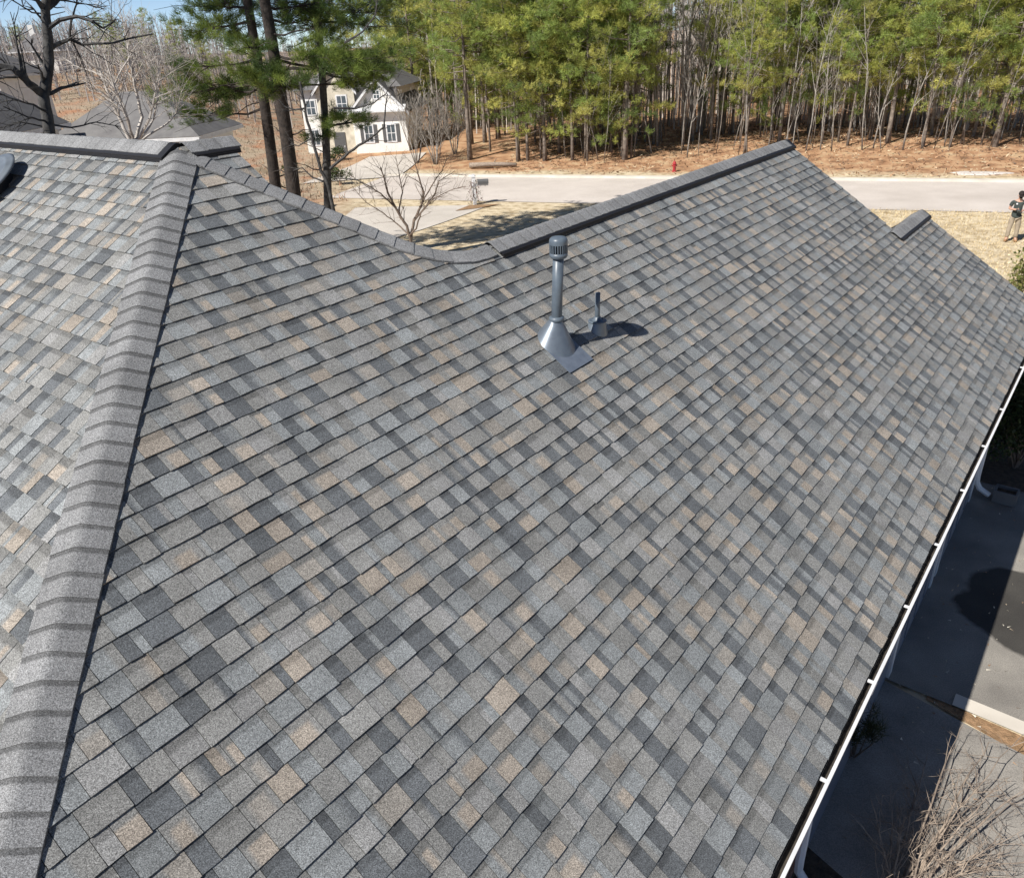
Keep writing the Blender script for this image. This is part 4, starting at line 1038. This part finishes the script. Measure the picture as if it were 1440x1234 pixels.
# dense grey leafless shrub-tree beside the white house
GS = bare_meshes(4.6, .05, 3, 9, .5, 4, .25, stems=7, up=1.0, twig=.010, lean=.28, curve=.07, ratio=.45)
for (px, Y, sc, lab) in ((585, 57, 1.0, 'dense grey leafless thicket tree beside the white house'), (612, 56, .95, 'dense grey leafless thicket tree beside the straw bank'), (640, 59, .9, 'dense grey leafless thicket tree in front of the pine trunks')):
    p = ony(px, 220, Y); place_bare(GS, p.x, p.y, terrain(p.x, p.y), lab, 'grey thicket trees by the white house', MT['bark_grey'], 'bare_tree', sc)
# leaning branch with pale sunlit bark right of the near pines
limb_tree((462, 262), 23.5, [
    ([(462, 262, 0), (452, 240, 0), (440, 200, 0), (430, 160, 0), (422, 115, 0)], .06, .03),
    ([(463, 238, 0), (490, 215, .2), (520, 195, .3), (540, 178, .3), (542, 150, .3), (545, 132, .3)], .045, .014),
    ([(430, 152, 0), (415, 155, 0), (400, 150, 0), (392, 140, 0)], .03, .012), ([(438, 195, 0), (420, 205, 0), (408, 202, 0)], .022, .010),
    ([(470, 152, 0), (500, 153, .3), (525, 145, .3), (542, 132, .3), (565, 100, .3)], .03, .010), ([(485, 60, 0), (510, 45, 0), (528, 22, 0), (532, -10, 0)], .03, .015),
    ([(455, 255, 0), (440, 250, 0), (425, 236, 0), (412, 240, 0)], .03, .01), ([(470, 250, 0), (500, 252, 0), (525, 268, 0)], .02, .008)],
    'leafless dark-limbed tree crossing in front of the white house', MT['bark_dark'], twigs=6, tl=.8)

# ---- shrubs
def leaf_cloud(n, fn, size, cols):
    Pp = np.array([fn() for _ in range(n)]); D = rng.normal(0, 1, (n, 3)); D /= np.linalg.norm(D, axis=1)[:, None]; S = np.cross(D, rng.normal(0, 1, (n, 3))); S /= np.linalg.norm(S, axis=1)[:, None]
    s = size * rng.uniform(.6, 1.3, (n, 1)); C = np.array(cols)[rng.integers(0, len(cols), n)] * rng.uniform(.7, 1.3, (n, 1))
    a = Pp; b = Pp + D * s * .5 + S * s * .3; c = Pp + D * s; d = Pp + D * s * .5 - S * s * .3
    return np.concatenate([np.stack([a, b, c], 1), np.stack([a, c, d], 1)]), np.concatenate([C, C])
def shrub(base, rx, ry, h, n, size, cols, label, name='shrub', lumps=9, m='leaf', lo=.15):
    o = empty(name, base); mb = MB(); L = []
    for k in range(lumps):
        a = random.uniform(0, 6.28); q = random.uniform(.2, .75); c = Vector((math.cos(a) * rx * q, math.sin(a) * ry * q, h * random.uniform(lo + .2, .85))); L.append((c, random.uniform(.3, .5)))
        mb.tube(wiggle(Vector((0, 0, -.1)), c, 4, .08), [.02, .017, .014, .01, .006], 5, False)
    def f():
        c, q = random.choice(L); v = Vector((random.gauss(0, 1), random.gauss(0, 1), random.gauss(0, 1))).normalized() * q * random.uniform(.5, 1.1); p = c + Vector((v.x * rx, v.y * ry, v.z * h * .55)); return (p.x, p.y, max(.03, p.z))
    V, C = leaf_cloud(n, f, size, cols); mb.build('stem', MT['bark_brown'], o); link('foliage', tri_mesh('foliage', V, C), MT[m], o); tag(o, label, 'shrub'); return o
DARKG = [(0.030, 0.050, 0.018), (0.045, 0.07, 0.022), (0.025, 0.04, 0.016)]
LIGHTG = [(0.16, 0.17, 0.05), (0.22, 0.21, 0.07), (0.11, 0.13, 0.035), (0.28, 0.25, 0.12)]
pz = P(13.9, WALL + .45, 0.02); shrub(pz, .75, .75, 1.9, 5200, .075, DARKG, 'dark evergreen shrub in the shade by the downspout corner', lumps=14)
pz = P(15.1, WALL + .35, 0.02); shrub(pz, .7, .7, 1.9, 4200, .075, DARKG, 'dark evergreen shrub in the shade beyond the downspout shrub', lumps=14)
pr = ony(1436, 425, 16.5); zt = terrain(pr.x, pr.y); shrub(Vector((pr.x + .1, pr.y, zt)), .5, .5, 2.3, 1500, .09, LIGHTG, 'sunlit yellow-green shrub on the lawn past the gable end', lumps=16, lo=.35)
for (px, py, Y, s, lab) in ((479, 242, 50, .9, 'small dark rounded shrub by the white house driveway'), (408, 222, 56, .6, 'small green shrub left of the white house'), (470, 214, 60, .7, 'dark low shrub below the white house windows'), (100, 118, 62, 1.6, 'olive bush on the far slope behind the forked tree'), (168, 104, 75, 1.6, 'green bush in the field beyond the hipped roof house'), (55, 118, 50, 1.8, 'yellowish bush beside the neighbour roof')):
    p = ony(px, py, Y); shrub(Vector((p.x, p.y, terrain(p.x, p.y))), s, s, s * 1.3, 900, .12, [(0.05, 0.08, 0.03), (0.09, 0.11, 0.035), (0.04, 0.06, 0.025)], lab, lumps=7)
# needle-leaved sprig in the shade by the garage wall
pt_ = onz(1200, 1062, 0.0)
o = empty('small_shrub', pt_); mb = MB(); pos, dirs, cols = [], [], []
for k in range(10):
    a = random.uniform(0, 6.28); e = Vector((math.cos(a) * random.uniform(.1, .28), math.sin(a) * random.uniform(.1, .28), random.uniform(.35, .75))); mb.tube(wiggle(Vector((0, 0, -.05)), e, 4, .1), [.012, .010, .008, .006, .004], 4, False)
    for q in range(5): pos.append(tuple(e * random.uniform(.6, 1.05))); dirs.append((0, 0, 1)); cols.append((0.035, 0.045, 0.018))
mb.build('stem', MT['bark_brown'], o); V, C = needle_tufts(np.array(pos), np.array(dirs), 24, .16, .008, np.array(cols), 1.0); link('foliage', tri_mesh('foliage', V, C), MT['needles'], o)
tag(o, 'small needle-leaved shrub in the shade against the garage wall', 'shrub')
# dry leafless shrub in the foreground bed
def dry_shrub():
    b = onz(1262, 1262, 0.0); o = empty('dry_shrub', b); tr = MB(); br = MB()
    view = ray(1300, 1100)
    tips = [(1440, 1030), (1400, 1045), (1345, 1040), (1310, 1060), (1290, 1110), (1255, 1130), (1420, 1090), (1460, 1110), (1380, 1120), (1450, 1160), (1330, 1150), (1410, 1180), (1300, 1190), (1210, 1240), (1450, 1215), (1370, 1215), (1230, 1160), (1340, 1090), (1270, 1160), (1440, 1240), (1395, 1240)]
    for (px, py) in tips:
        zt_ = random.uniform(.12, .5); tip = onz(px, py, zt_) - b; st_ = Vector((random.gauss(0, .05), random.gauss(0, .05), -.05)); pts = wiggle(st_, tip, 8, .055, .10)
        r = random.uniform(.006, .016); tr.tube(pts, [r * (1 - .09 * k) for k in range(9)], 6, False)
        for k in range(9):
            i = random.randrange(2, 8); p = pts[i]; d = (pts[i + 1 if i < 8 else 8] - pts[i - 1]).normalized(); e = p + (d * .8 + Vector((random.gauss(0, .6), random.gauss(0, .6), random.gauss(0, .45)))).normalized() * random.uniform(.15, .5)
            tw = wiggle(p, e, 4, .10); br.tube(tw, [.0045, .0038, .003, .0024, .0016], 4, False)
            for j in range(4):
                q0 = tw[random.randrange(1, 5)]; q1 = q0 + ((e - p).normalized() + Vector((random.gauss(0, .8), random.gauss(0, .8), random.gauss(0, .6)))).normalized() * random.uniform(.06, .22); br.tube(wiggle(q0, q1, 2, .1), [.0022, .0018, .0013], 3, False)
    tr.build('stem', MT['bark_tan'], o, smooth=True); br.build('twigs', MT['bark_tan'], o); tag(o, 'dry tan leafless shrub at the edge of the parking pad', 'shrub')
dry_shrub()

# ================================================================== neighbouring houses
def gable_wall(mb, x0, x1, y, zb, ze, zp, flip=False):
    xm = (x0 + x1) / 2; mb.add([(x0, y, zb), (x1, y, zb), (x1, y, ze), (xm, y, zp), (x0, y, ze)], [(0, 1, 2, 3, 4)])
def window(o, x, z, w, h, y, shutters=True, parts=True):
    mb = MB(); mb.box(x - w / 2 - .08, x + w / 2 + .08, y - .05, y - .002, z - .08, z + h + .08); wn = mb.build('window', MT['white'], o)
    for a in (-1, 1):
        for b in (0, 1):
            m2 = MB(); m2.box(x + (a - 1) * w / 4 + .03 + (0 if a < 0 else 0), x + (a + 1) * w / 4 - .03, y - .056, y - .052, z + b * h / 2 + .03, z + (b + 1) * h / 2 - .03); m2.build('pane', MT['glass'], wn)
    if shutters:
        for a in (-1, 1):
            m2 = MB(); c = x + a * (w / 2 + .08 + .15); m2.box(c - .14, c + .14, y - .045, y - .003, z - .05, z + h + .05); m2.build('shutter', MT['shutter'], o)
def roof_gable_y(mb, x0, x1, y0, y1, ze, zp, ov=.3, th=.14):
    """ridge along y"""
    xm = (x0 + x1) / 2; s = (zp - ze) / (xm - x0)
    for sg, xe in ((-1, x0 - ov), (1, x1 + ov)):
        zee = ze - s * ov
        vs = [(xm, y0, zp), (xm, y1, zp), (xe, y1, zee), (xe, y0, zee), (xm, y0, zp + th), (xm, y1, zp + th), (xe, y1, zee + th), (xe, y0, zee + th)]
        mb.add(vs, [(0, 1, 2, 3), (4, 7, 6, 5), (0, 3, 7, 4), (1, 5, 6, 2), (2, 6, 7, 3)])
def white_house(loc, rz, label):
    o = empty('white_house', loc, rz); o.scale = (.9, .9, .9)
    mb = MB(); mb.box(-6.2, 2.1, 1.2, 9.5, -.8, 4.95); mb.build('wall', MT['siding'], o)
    # right front gable wing
    mb = MB(); gable_wall(mb, -1.6, 2.9, 0, -.8, 3.3, 5.6); mb.box(-1.6, 2.9, .001, 6, -.8, 3.3); mb.build('wing_wall', MT['siding'], o)
    mb = MB(); roof_gable_y(mb, -1.6, 2.9, -.3, 8, 3.3, 5.6); mb.build('roof', MT['roof_far'], o)
    mb = MB()                                                        # rake trim and pent band
    for sg in (-1, 1):
        xe = .65 + sg * 2.6; vs = [(.65, -.36, 5.66), (xe, -.36, 3.0), (xe, -.36, 2.78), (.65, -.36, 5.42), (.65, -.30, 5.66), (xe, -.30, 3.0), (xe, -.30, 2.78), (.65, -.30, 5.42)]
        mb.add(vs, [(0, 1, 2, 3), (7, 6, 5, 4), (0, 4, 5, 1), (2, 6, 7, 3)])
    mb.build('rake_trim', MT['white'], o)
    mb = MB(); mb.add([(-1.7, -.55, 3.25), (3.0, -.55, 3.25), (3.0, 0, 3.6), (-1.7, 0, 3.6), (-1.7, -.55, 3.1), (3.0, -.55, 3.1), (3, 0, 3.1), (-1.7, 0, 3.1)], [(0, 1, 2, 3), (0, 4, 5, 1), (4, 7, 6, 5), (0, 3, 7, 4), (1, 5, 6, 2)]); mb.build('pent_roof', MT['white'], o)
    # taller left gable in stone
    mb = MB(); gable_wall(mb, -4.6, -1.4, .6, -.8, 4.9, 6.7); mb.build('stone_gable', MT['stone'], o)
    mb = MB(); roof_gable_y(mb, -4.6, -1.4, .3, 6, 4.9, 6.7); mb.build('roof', MT['roof_far'], o)
    mb = MB()
    for sg in (-1, 1):
        xe = -3.0 + sg * 1.9; vs = [(-3, .24, 6.78), (xe, .24, 4.62), (xe, .24, 4.42), (-3, .24, 6.54), (-3, .3, 6.78), (xe, .3, 4.62), (xe, .3, 4.42), (-3, .3, 6.54)]
        mb.add(vs, [(0, 1, 2, 3), (7, 6, 5, 4), (0, 4, 5, 1), (2, 6, 7, 3)])
    mb.build('rake_trim', MT['white'], o)
    mb = MB(); vs = [(-6.7, .7, 4.9), (2.6, .7, 4.9), (2.6, 10, 4.9), (-6.7, 10, 4.9), (-3.6, 5.3, 7.0), (-.4, 5.3, 7.0)]; mb.add(vs, [(0, 1, 5, 4), (1, 2, 5), (2, 3, 4, 5), (3, 0, 4), (0, 3, 2, 1)]); mb.build('main_roof', MT['roof_far'], o)
    window(o, -.35, .8, .7, 1.3, 0); window(o, 1.55, .8, .7, 1.3, 0); window(o, -2.5, 3.2, .8, 1.2, .6, False); window(o, -5.4, 3.0, .75, 1.1, 1.2, False); window(o, -5.4, .6, .75, 1.2, 1.2, False); window(o, .65, 4.1, .5, .6, 0, False)
    mb = MB(); mb.box(-3.6, -2.6, .54, .598, -.6, 1.6); d = mb.build('door', MT['shutter'], o); m2 = MB(); m2.box(-2.75, -2.7, .5, .539, .4, .55); m2.build('handle', MT['white'], d)
    tag(o, label, 'house'); return o
pw = ony(527, 205, 62); zw = terrain(pw.x, pw.y)
zb_ = ony(527, 214, 62).z
white_house((pw.x, pw.y, zb_), R(-7), 'white two-gabled house with dark shutters behind the near pines')
def hip_house(name, loc, rz, lx, ly, ze, zr, m, label, windows=(), chimney=False):
    o = empty(name, loc, rz); mb = MB(); mb.box(-lx / 2, lx / 2, -ly / 2, ly / 2, -3, ze); mb.build('wall', MT['siding'], o)
    e = .4; a, b = lx / 2 + e, ly / 2 + e; rl = max(.3, lx / 2 - ly / 2)
    mb = MB(); vs = [(-a, -b, ze - .15), (a, -b, ze - .15), (a, b, ze - .15), (-a, b, ze - .15), (-rl, 0, zr), (rl, 0, zr)]; mb.add(vs, [(0, 1, 5, 4), (1, 2, 5), (2, 3, 4, 5), (3, 0, 4), (0, 3, 2, 1)]); rf = mb.build('roof', m, o)
    mb = MB(); mb.box(-a, a, -b - .03, -b + .02, ze - .32, ze - .17); mb.box(-a, a, b - .02, b + .03, ze - .32, ze - .17); mb.box(a - .02, a + .03, -b, b, ze - .32, ze - .17); mb.build('fascia', MT['white'], o)
    for x in windows: window(o, x, .9, 1.0, 1.3, -ly / 2, True)
    if chimney: mb = MB(); mb.box(-rl - .9, -rl - .3, .6, 1.2, ze, zr + .9); mb.build('chimney', MT['siding'], rf)
    tag(o, label, 'house'); return o
def hh(px, py, Y, rz, lx, ly, ze, zr, m, label, **k):
    """place by where the middle of its front eave shows"""
    p = ony(px, py, Y); return hip_house('neighbour_house', (p.x, p.y + ly / 2, p.z - ze), rz, lx, ly, ze, zr, m, label, **k)
hh(178, 190, 36, R(-4), 6.2, 4.4, 2.7, 4.3, MT['roof_near'], 'low white-walled house with grey hipped roof behind the pale crape myrtle', windows=(-1.5, 0.2, 1.8))
hh(-325, 205, 30, R(0), 15.0, 5.5, 3.4, 6.0, MT['roof_near'], 'neighbouring house with broad grey roof behind the forked bare tree')
hh(-62, 106, 58, R(-8), 6.5, 5, 2.6, 4.4, MT['roof_far'], 'house with dark grey roof beyond the neighbouring roof')
hh(42, 70, 105, R(10), 5.0, 6, 2.6, 4.4, MT['roof_far'], 'small far white house with dark hipped roof and chimney on the hillside', windows=(0.6,), chimney=True)
# second white house glimpsed through the wood
pw2 = ony(1330, 150, 92); white_house((pw2.x, pw2.y, terrain(pw2.x, pw2.y)), R(-25), 'white gabled house glimpsed between pine trunks deep in the wood')
# hedge line / timber fence on the left slope
def fence(pxa, pya, Ya, pxb, pyb, Yb, label):
    a, b = ony(pxa, pya, Ya), ony(pxb, pyb, Yb); a.z = terrain(a.x, a.y); b.z = terrain(b.x, b.y); o = empty('timber_fence', a); d = b - a; n = int(d.length / .9); hd = Vector((d.x, d.y, 0)).normalized(); nn = Vector((-hd.y, hd.x, 0))
    for k in range(n):
        p = d * (k / n); q = p + d / n * .96; mb = MB(); vs = [p, q, q + nn * .03, p + nn * .03]; vs = vs + [v + Z * (1.75 + random.uniform(-.03, .03)) for v in vs]; mb.add(vs, [(0, 3, 2, 1), (4, 5, 6, 7), (0, 1, 5, 4), (1, 2, 6, 5), (2, 3, 7, 6), (3, 0, 4, 7)]); mb.build('panel', MT['bark_brown'], o)
    tag(o, label, 'fence')
fence(66, 152, 47, 150, 140, 52, 'dark brown timber fence above the orange clay yard')

# ================================================================== small things by the road
pm = onz(668, 287, -0.84)
pm.z = terrain(pm.x, pm.y)
o = empty('mailbox', pm); mb = MB(); mb.box(-.09, .09, -.09, .09, -.1, 1.35); mb.box(-.12, .12, -.12, .12, 1.35, 1.42); mb.box(-.07, .07, -.07, .07, 1.42, 1.5); mb.build('post', MT['white'], o)
mb = MB(); mb.box(.09, .75, -.05, .05, .92, 1.0); mb.build('arm', MT['white'], o)
mb = MB(); pr_ = [(-.11, 0), (.11, 0), (.11, .14), (.085, .2), (.04, .235), (-.04, .235), (-.085, .2), (-.11, .14)]; nn = len(pr_); mb.add([(.2 + x, y, 1.0 + z) for x in (0, .55) for (y, z) in pr_], [(q, (q + 1) % nn, nn + (q + 1) % nn, nn + q) for q in range(nn)] + [tuple(range(nn))[::-1], tuple(range(nn, 2 * nn))]); mbx = mb.build('box', MT['shutter'], o)
m2 = MB(); m2.box(.752, .765, -.09, .09, 1.02, 1.2); m2.build('lid', MT['dark'], mbx)
tag(o, 'black mailbox on a white post at the driveway mouth', 'mailbox')
V, C = leaf_cloud(500, lambda: (random.gauss(0, .18), random.gauss(0, .18), random.uniform(0, 1.2)), .07, [(0.16, 0.12, 0.09), (0.22, 0.1, 0.1), (0.1, 0.1, 0.05)])
vo = empty('vine', pm + Vector((0, -.02, 0))); link('foliage', tri_mesh('foliage', V, C), MT['leaf'], vo); mb = MB()
for k in range(6): mb.tube(wiggle((random.gauss(0, .1), random.gauss(0, .1), 0), (random.gauss(0, .12), random.gauss(0, .12), 1.1), 6, .12), [.01] * 7, 4, False)
mb.build('stem', MT['bark_brown'], vo); tag(vo, 'reddish withered vine climbing the white mailbox post', 'vine')
sheet('mailbox_bed', quad_fn(onz(640, 297, -.84), onz(672, 293, -.84), onz(706, 287, -.84), onz(660, 289, -.84)), 6, 4, MT['strawbed'], 0.03)
ph = onz(948, 240, -0.80); ph.z = terrain(ph.x, ph.y)
MT['red'] = mat('hydrant_red', (0.40, 0.035, 0.04), 0.55, (0.28, 0.025, 0.03), 12)
o = empty('fire_hydrant', ph); o.scale = (.8, .8, .8); mb = MB(); mb.lathe([(.17, -.05), (.17, .05), (.11, .07), (.11, .5), (.15, .52), (.15, .57), (.12, .6), (.10, .68), (.05, .74), (.0, .75)], 16, None, False); mb.build('barrel', MT['red'], o, smooth=False)
for rz, rr, ll in ((0, .05, .19), (math.pi, .05, .19), (-math.pi / 2, .07, .2)):
    mb = MB(); mb.tube([Vector((math.cos(rz) * .08, math.sin(rz) * .08, .42)), Vector((math.cos(rz) * ll, math.sin(rz) * ll, .42))], rr, 10); mb.build('outlet', MT['red'], o)
mb = MB(); mb.tube([Vector((0, 0, .74)), Vector((0, 0, .8))], .03, 5); mb.build('top_nut', MT['red'], o); tag(o, 'red fire hydrant on the straw bank across the road', 'hydrant')
# fallen log on the bank
pl = onz(690, 231, -0.6); pl.z = terrain(pl.x, pl.y) + .2
o = empty('fallen_log', pl); o.scale = (.7, .7, .7); mb = MB(); mb.tube([Vector((-2.0, .3, .0)), Vector((-.5, .05, .03)), Vector((1.0, -.1, .0)), Vector((2.4, -.5, -.04))], [.24, .22, .2, .16], 10); lg = mb.build('log', MT['bark_tan'], o, smooth=True)
mb = MB(); mb.tube([Vector((.3, 0, .1)), Vector((.55, -.2, .55))], [.06, .03], 6); mb.build('branch_stub', MT['bark_tan'], lg); tag(o, 'pale fallen log lying on the straw bank below the pines', 'log')
# pale gravel patch on the bank: a low uneven mound
pg = onz(1378, 240, -0.72); mb = MB(); vs = [(0, 0, .07)]; n = 22
for j, q in enumerate((.4, .8, 1.0)):
    for k in range(n):
        a = 6.283 * k / n; rr = q * (1 + .16 * math.sin(3 * a + 1) + .08 * math.sin(7 * a)); vs.append((1.5 * rr * math.cos(a), .55 * rr * math.sin(a), (.06, .03, -.03)[j]))
fs = [(0, 1 + k, 1 + (k + 1) % n) for k in range(n)] + [(1 + j * n + k, 1 + (j + 1) * n + k, 1 + (j + 1) * n + (k + 1) % n, 1 + j * n + (k + 1) % n) for j in (0, 1) for k in range(n)]
mb.add(vs, fs); o = mb.build('gravel_patch', mat('gravel', (0.62, 0.57, 0.52), 0.95, (0.40, 0.36, 0.32), 12, 8, bump=.8, bscale=30)); o.location = (pg.x, pg.y, terrain(pg.x, pg.y)); o.rotation_euler = (0, 0, R(-20)); tag(o, 'low pale gravel patch on the straw bank across the road', 'gravel')
# planter box by the corner
pbx = onz(1412, 704, 0.02); o = empty('planter_box', pbx, -HEAD); mb = MB()
for (x0, x1, y0, y1) in ((-.16, .16, -.13, -.10), (-.16, .16, .10, .13), (-.16, -.13, -.10, .10), (.13, .16, -.10, .10)): mb.box(x0, x1, y0, y1, 0, .2)
mb.build('box_wall', MT['roof_near'], o); mb = MB(); mb.box(-.129, .129, -.099, .099, .01, .15); mb.build('soil', MT['mulch'], o); tag(o, 'small grey planter box at the shaded driveway end', 'planter')

# ================================================================== person on the lawn
def person():
    foot = onz(1420, 339, -0.82); gz = terrain(foot.x, foot.y); base = Vector((foot.x, foot.y, gz))
    o = empty('person', base); face = math.atan2(-base.y, -base.x) + math.pi / 2 + R(8)      # looks towards the house, a little aside
    o.rotation_euler = (0, 0, face)                                                          # local: -y forward, +x the figure's left
    skin = mat('skin', (0.50, 0.31, 0.23), 0.6, (0.42, 0.25, 0.18), 20); shirt = mat('dark_olive_shirt', (0.055, 0.068, 0.062), 0.9, (0.035, 0.045, 0.042), 9)
    khaki = mat('khaki_cloth', (0.36, 0.30, 0.225), 0.9, (0.25, 0.205, 0.15), 7); boot = mat('tan_boots', (0.30, 0.17, 0.08), 0.8); hair = mat('dark_hair', (0.018, 0.013, 0.011), 0.8)
    def skinned(name, verts, edges, m, parent, sub=2, root=0):
        me = bpy.data.meshes.new(name); me.from_pydata([v[:3] for v in verts], edges, []); ob = link(name, me, m, parent)
        md = ob.modifiers.new('skin', 'SKIN'); md.use_smooth_shade = True
        for i, v in enumerate(verts):
            sv = me.skin_vertices[0].data[i]; r = v[3]; sv.radius = (r, v[4] if len(v) > 4 else r); sv.use_root = (i == root)
        s = ob.modifiers.new('sub', 'SUBSURF'); s.levels = sub; s.render_levels = sub; return ob
    # one continuous body: torso, neck, head, arms with forearms crossed in front, hands, legs
    B = [(0, 0, .95, .12, .09), (0, .01, 1.12, .115, .085), (0, .01, 1.30, .165, .11), (0, .01, 1.43, .12, .085), (0, -.005, 1.51, .058), (0, -.03, 1.57, .062), (0, -.04, 1.65, .078, .098), (0, -.035, 1.73, .066, .085),
         (.19, .01, 1.42, .062), (.265, .03, 1.16, .047), (.10, -.20, 1.13, .036), (.04, -.245, 1.15, .030, .02),
         (-.19, .01, 1.42, .062), (-.265, .03, 1.17, .047), (-.11, -.20, 1.18, .036), (-.05, -.25, 1.19, .030, .02),
         (.10, 0, .88, .095), (.135, -.015, .50, .062), (.15, .01, .10, .045), (.17, -.12, .04, .04),
         (-.10, 0, .88, .095), (-.12, -.02, .50, .062), (-.13, .01, .10, .045), (-.19, -.12, .04, .04)]
    E = [(0, 1), (1, 2), (2, 3), (3, 4), (4, 5), (5, 6), (6, 7), (3, 8), (8, 9), (9, 10), (10, 11), (3, 12), (12, 13), (13, 14), (14, 15), (0, 16), (16, 17), (17, 18), (18, 19), (0, 20), (20, 21), (21, 22), (22, 23)]
    body = skinned('body', B, E, skin, o)
    for sgn, hx, hz in ((1, .03, 1.15), (-1, -.04, 1.19)):                    # fingers closed on the remote control
        for k in range(4):
            a = (hx, -.245 - .004 * k, hz + .018 - .012 * k); L = (.075, .085, .08, .06)[k]
            skinned('finger', [(a[0], a[1], a[2], .009), (a[0] - sgn * L * .45, a[1] - .03, a[2], .009), (a[0] - sgn * L * .75, a[1] - .005, a[2] - .006, .008), (a[0] - sgn * L * .8, a[1] + .02, a[2] - .01, .007)], [(0, 1), (1, 2), (2, 3)], skin, body, 1)
        skinned('thumb', [(hx, -.235, hz + .02, .011), (hx - sgn * .02, -.25, hz + .045, .010), (hx - sgn * .045, -.262, hz + .045, .008)], [(0, 1), (1, 2)], skin, body, 1)
    skinned('shirt', [(0, 0, .82, .185, .15), (0, .002, .95, .175, .14), (0, .005, 1.10, .165, .128), (0, .01, 1.30, .185, .128), (0, .01, 1.43, .135, .098), (.20, .012, 1.41, .080), (.245, .022, 1.24, .070), (-.20, .012, 1.41, .080), (-.245, .022, 1.25, .070), (0, .005, 1.475, .075)], [(0, 1), (1, 2), (2, 3), (3, 4), (4, 5), (5, 6), (4, 7), (7, 8), (4, 9)], shirt, o)
    skinned('trousers', [(0, 0, .98, .160, .125), (.10, 0, .84, .112), (.135, -.012, .50, .083), (.148, .012, .13, .074), (-.10, 0, .84, .112), (-.12, -.015, .50, .083), (-.13, .012, .13, .074)], [(0, 1), (1, 2), (2, 3), (0, 4), (4, 5), (5, 6)], khaki, o)
    for x, x2 in ((.15, .175), (-.13, -.19)): skinned('boot', [(x, .03, .05, .062), (x + (x2 - x) * .5, -.06, .045, .056, .05), (x2, -.17, .038, .05, .042), (x, .02, .17, .062)], [(0, 1), (1, 2), (0, 3)], boot, o)
    T = Matrix.Translation((0, -.035, 1.665)) @ Matrix.Rotation(R(22), 4, 'X')
    mb = MB(); mb.lathe([(.102, .035), (.105, .06), (.098, .095), (.075, .125), (.04, .14), (.001, .143)], 20, T @ Matrix.Diagonal((.92, 1.12, 1, 1)), False); cp = mb.build('cap', hair, o, smooth=True)
    m2 = MB(); m2.add([T @ Vector(p) for p in [(-.08, -.08, .045), (.08, -.08, .045), (.06, -.18, .03), (-.06, -.18, .03), (-.08, -.08, .055), (.08, -.08, .055), (.06, -.18, .04), (-.06, -.18, .04)]], [(0, 3, 2, 1), (4, 5, 6, 7), (0, 1, 5, 4), (1, 2, 6, 5), (2, 3, 7, 6), (3, 0, 4, 7)]); m2.build('peak', hair, cp)
    skinned('beard', [(0, -.105, 1.575, .05, .035), (0, -.12, 1.60, .045, .03), (.055, -.06, 1.62, .03), (-.055, -.06, 1.62, .03)], [(0, 1), (1, 2), (1, 3)], hair, o, 1)
    mb = MB(); mb.lathe([(.017, 0), (.012, .02), (.004, .03)], 10, Matrix.Translation((0, -.12, 1.655)) @ Matrix.Rotation(R(90), 4, 'X'), True); mb.build('nose', skin, o, smooth=True)
    for s in (-1, 1):
        mb = MB(); mb.lathe([(.02, 0), (.024, .012), (.01, .02)], 10, Matrix.Translation((s * .082, -.035, 1.64)) @ Matrix.Rotation(R(90) * s, 4, 'Y') @ Matrix.Diagonal((1.5, 1, 1, 1)), True); mb.build('ear', skin, o, smooth=True)
        mb = MB(); mb.lathe([(.010, 0), (.007, .006), (.001, .008)], 8, Matrix.Translation((s * .034, -.128, 1.67)) @ Matrix.Rotation(R(90), 4, 'X'), True); mb.build('eye', hair, o)
    mb = MB(); mb.add([(-.10, -.128, 1.345), (-.05, -.134, 1.345), (-.05, -.132, 1.395), (-.10, -.126, 1.395), (-.10, -.115, 1.345), (-.05, -.12, 1.345), (-.05, -.12, 1.395), (-.10, -.115, 1.395)], [(0, 1, 2, 3), (0, 4, 5, 1), (1, 5, 6, 2), (2, 6, 7, 3), (3, 7, 4, 0)]); mb.build('chest_emblem', MT['white'], o)
    tag(o, 'person in dark shirt, cap and khaki trousers on the lawn looking at a handset', 'person')
    ro = empty('remote_control', base); ro.rotation_euler = (0, 0, face); mb = MB(); mb.box(-.085, .085, -.30, -.262, 1.135, 1.20); c = mb.build('handset', MT['vent_black'], ro); m2 = MB(); m2.box(-.05, .05, -.31, -.301, 1.15, 1.19); m2.build('screen', MT['glass'], c); tag(ro, 'small dark handset held by the person on the lawn', 'remote control')
person()
print('objects', len(bpy.data.objects))
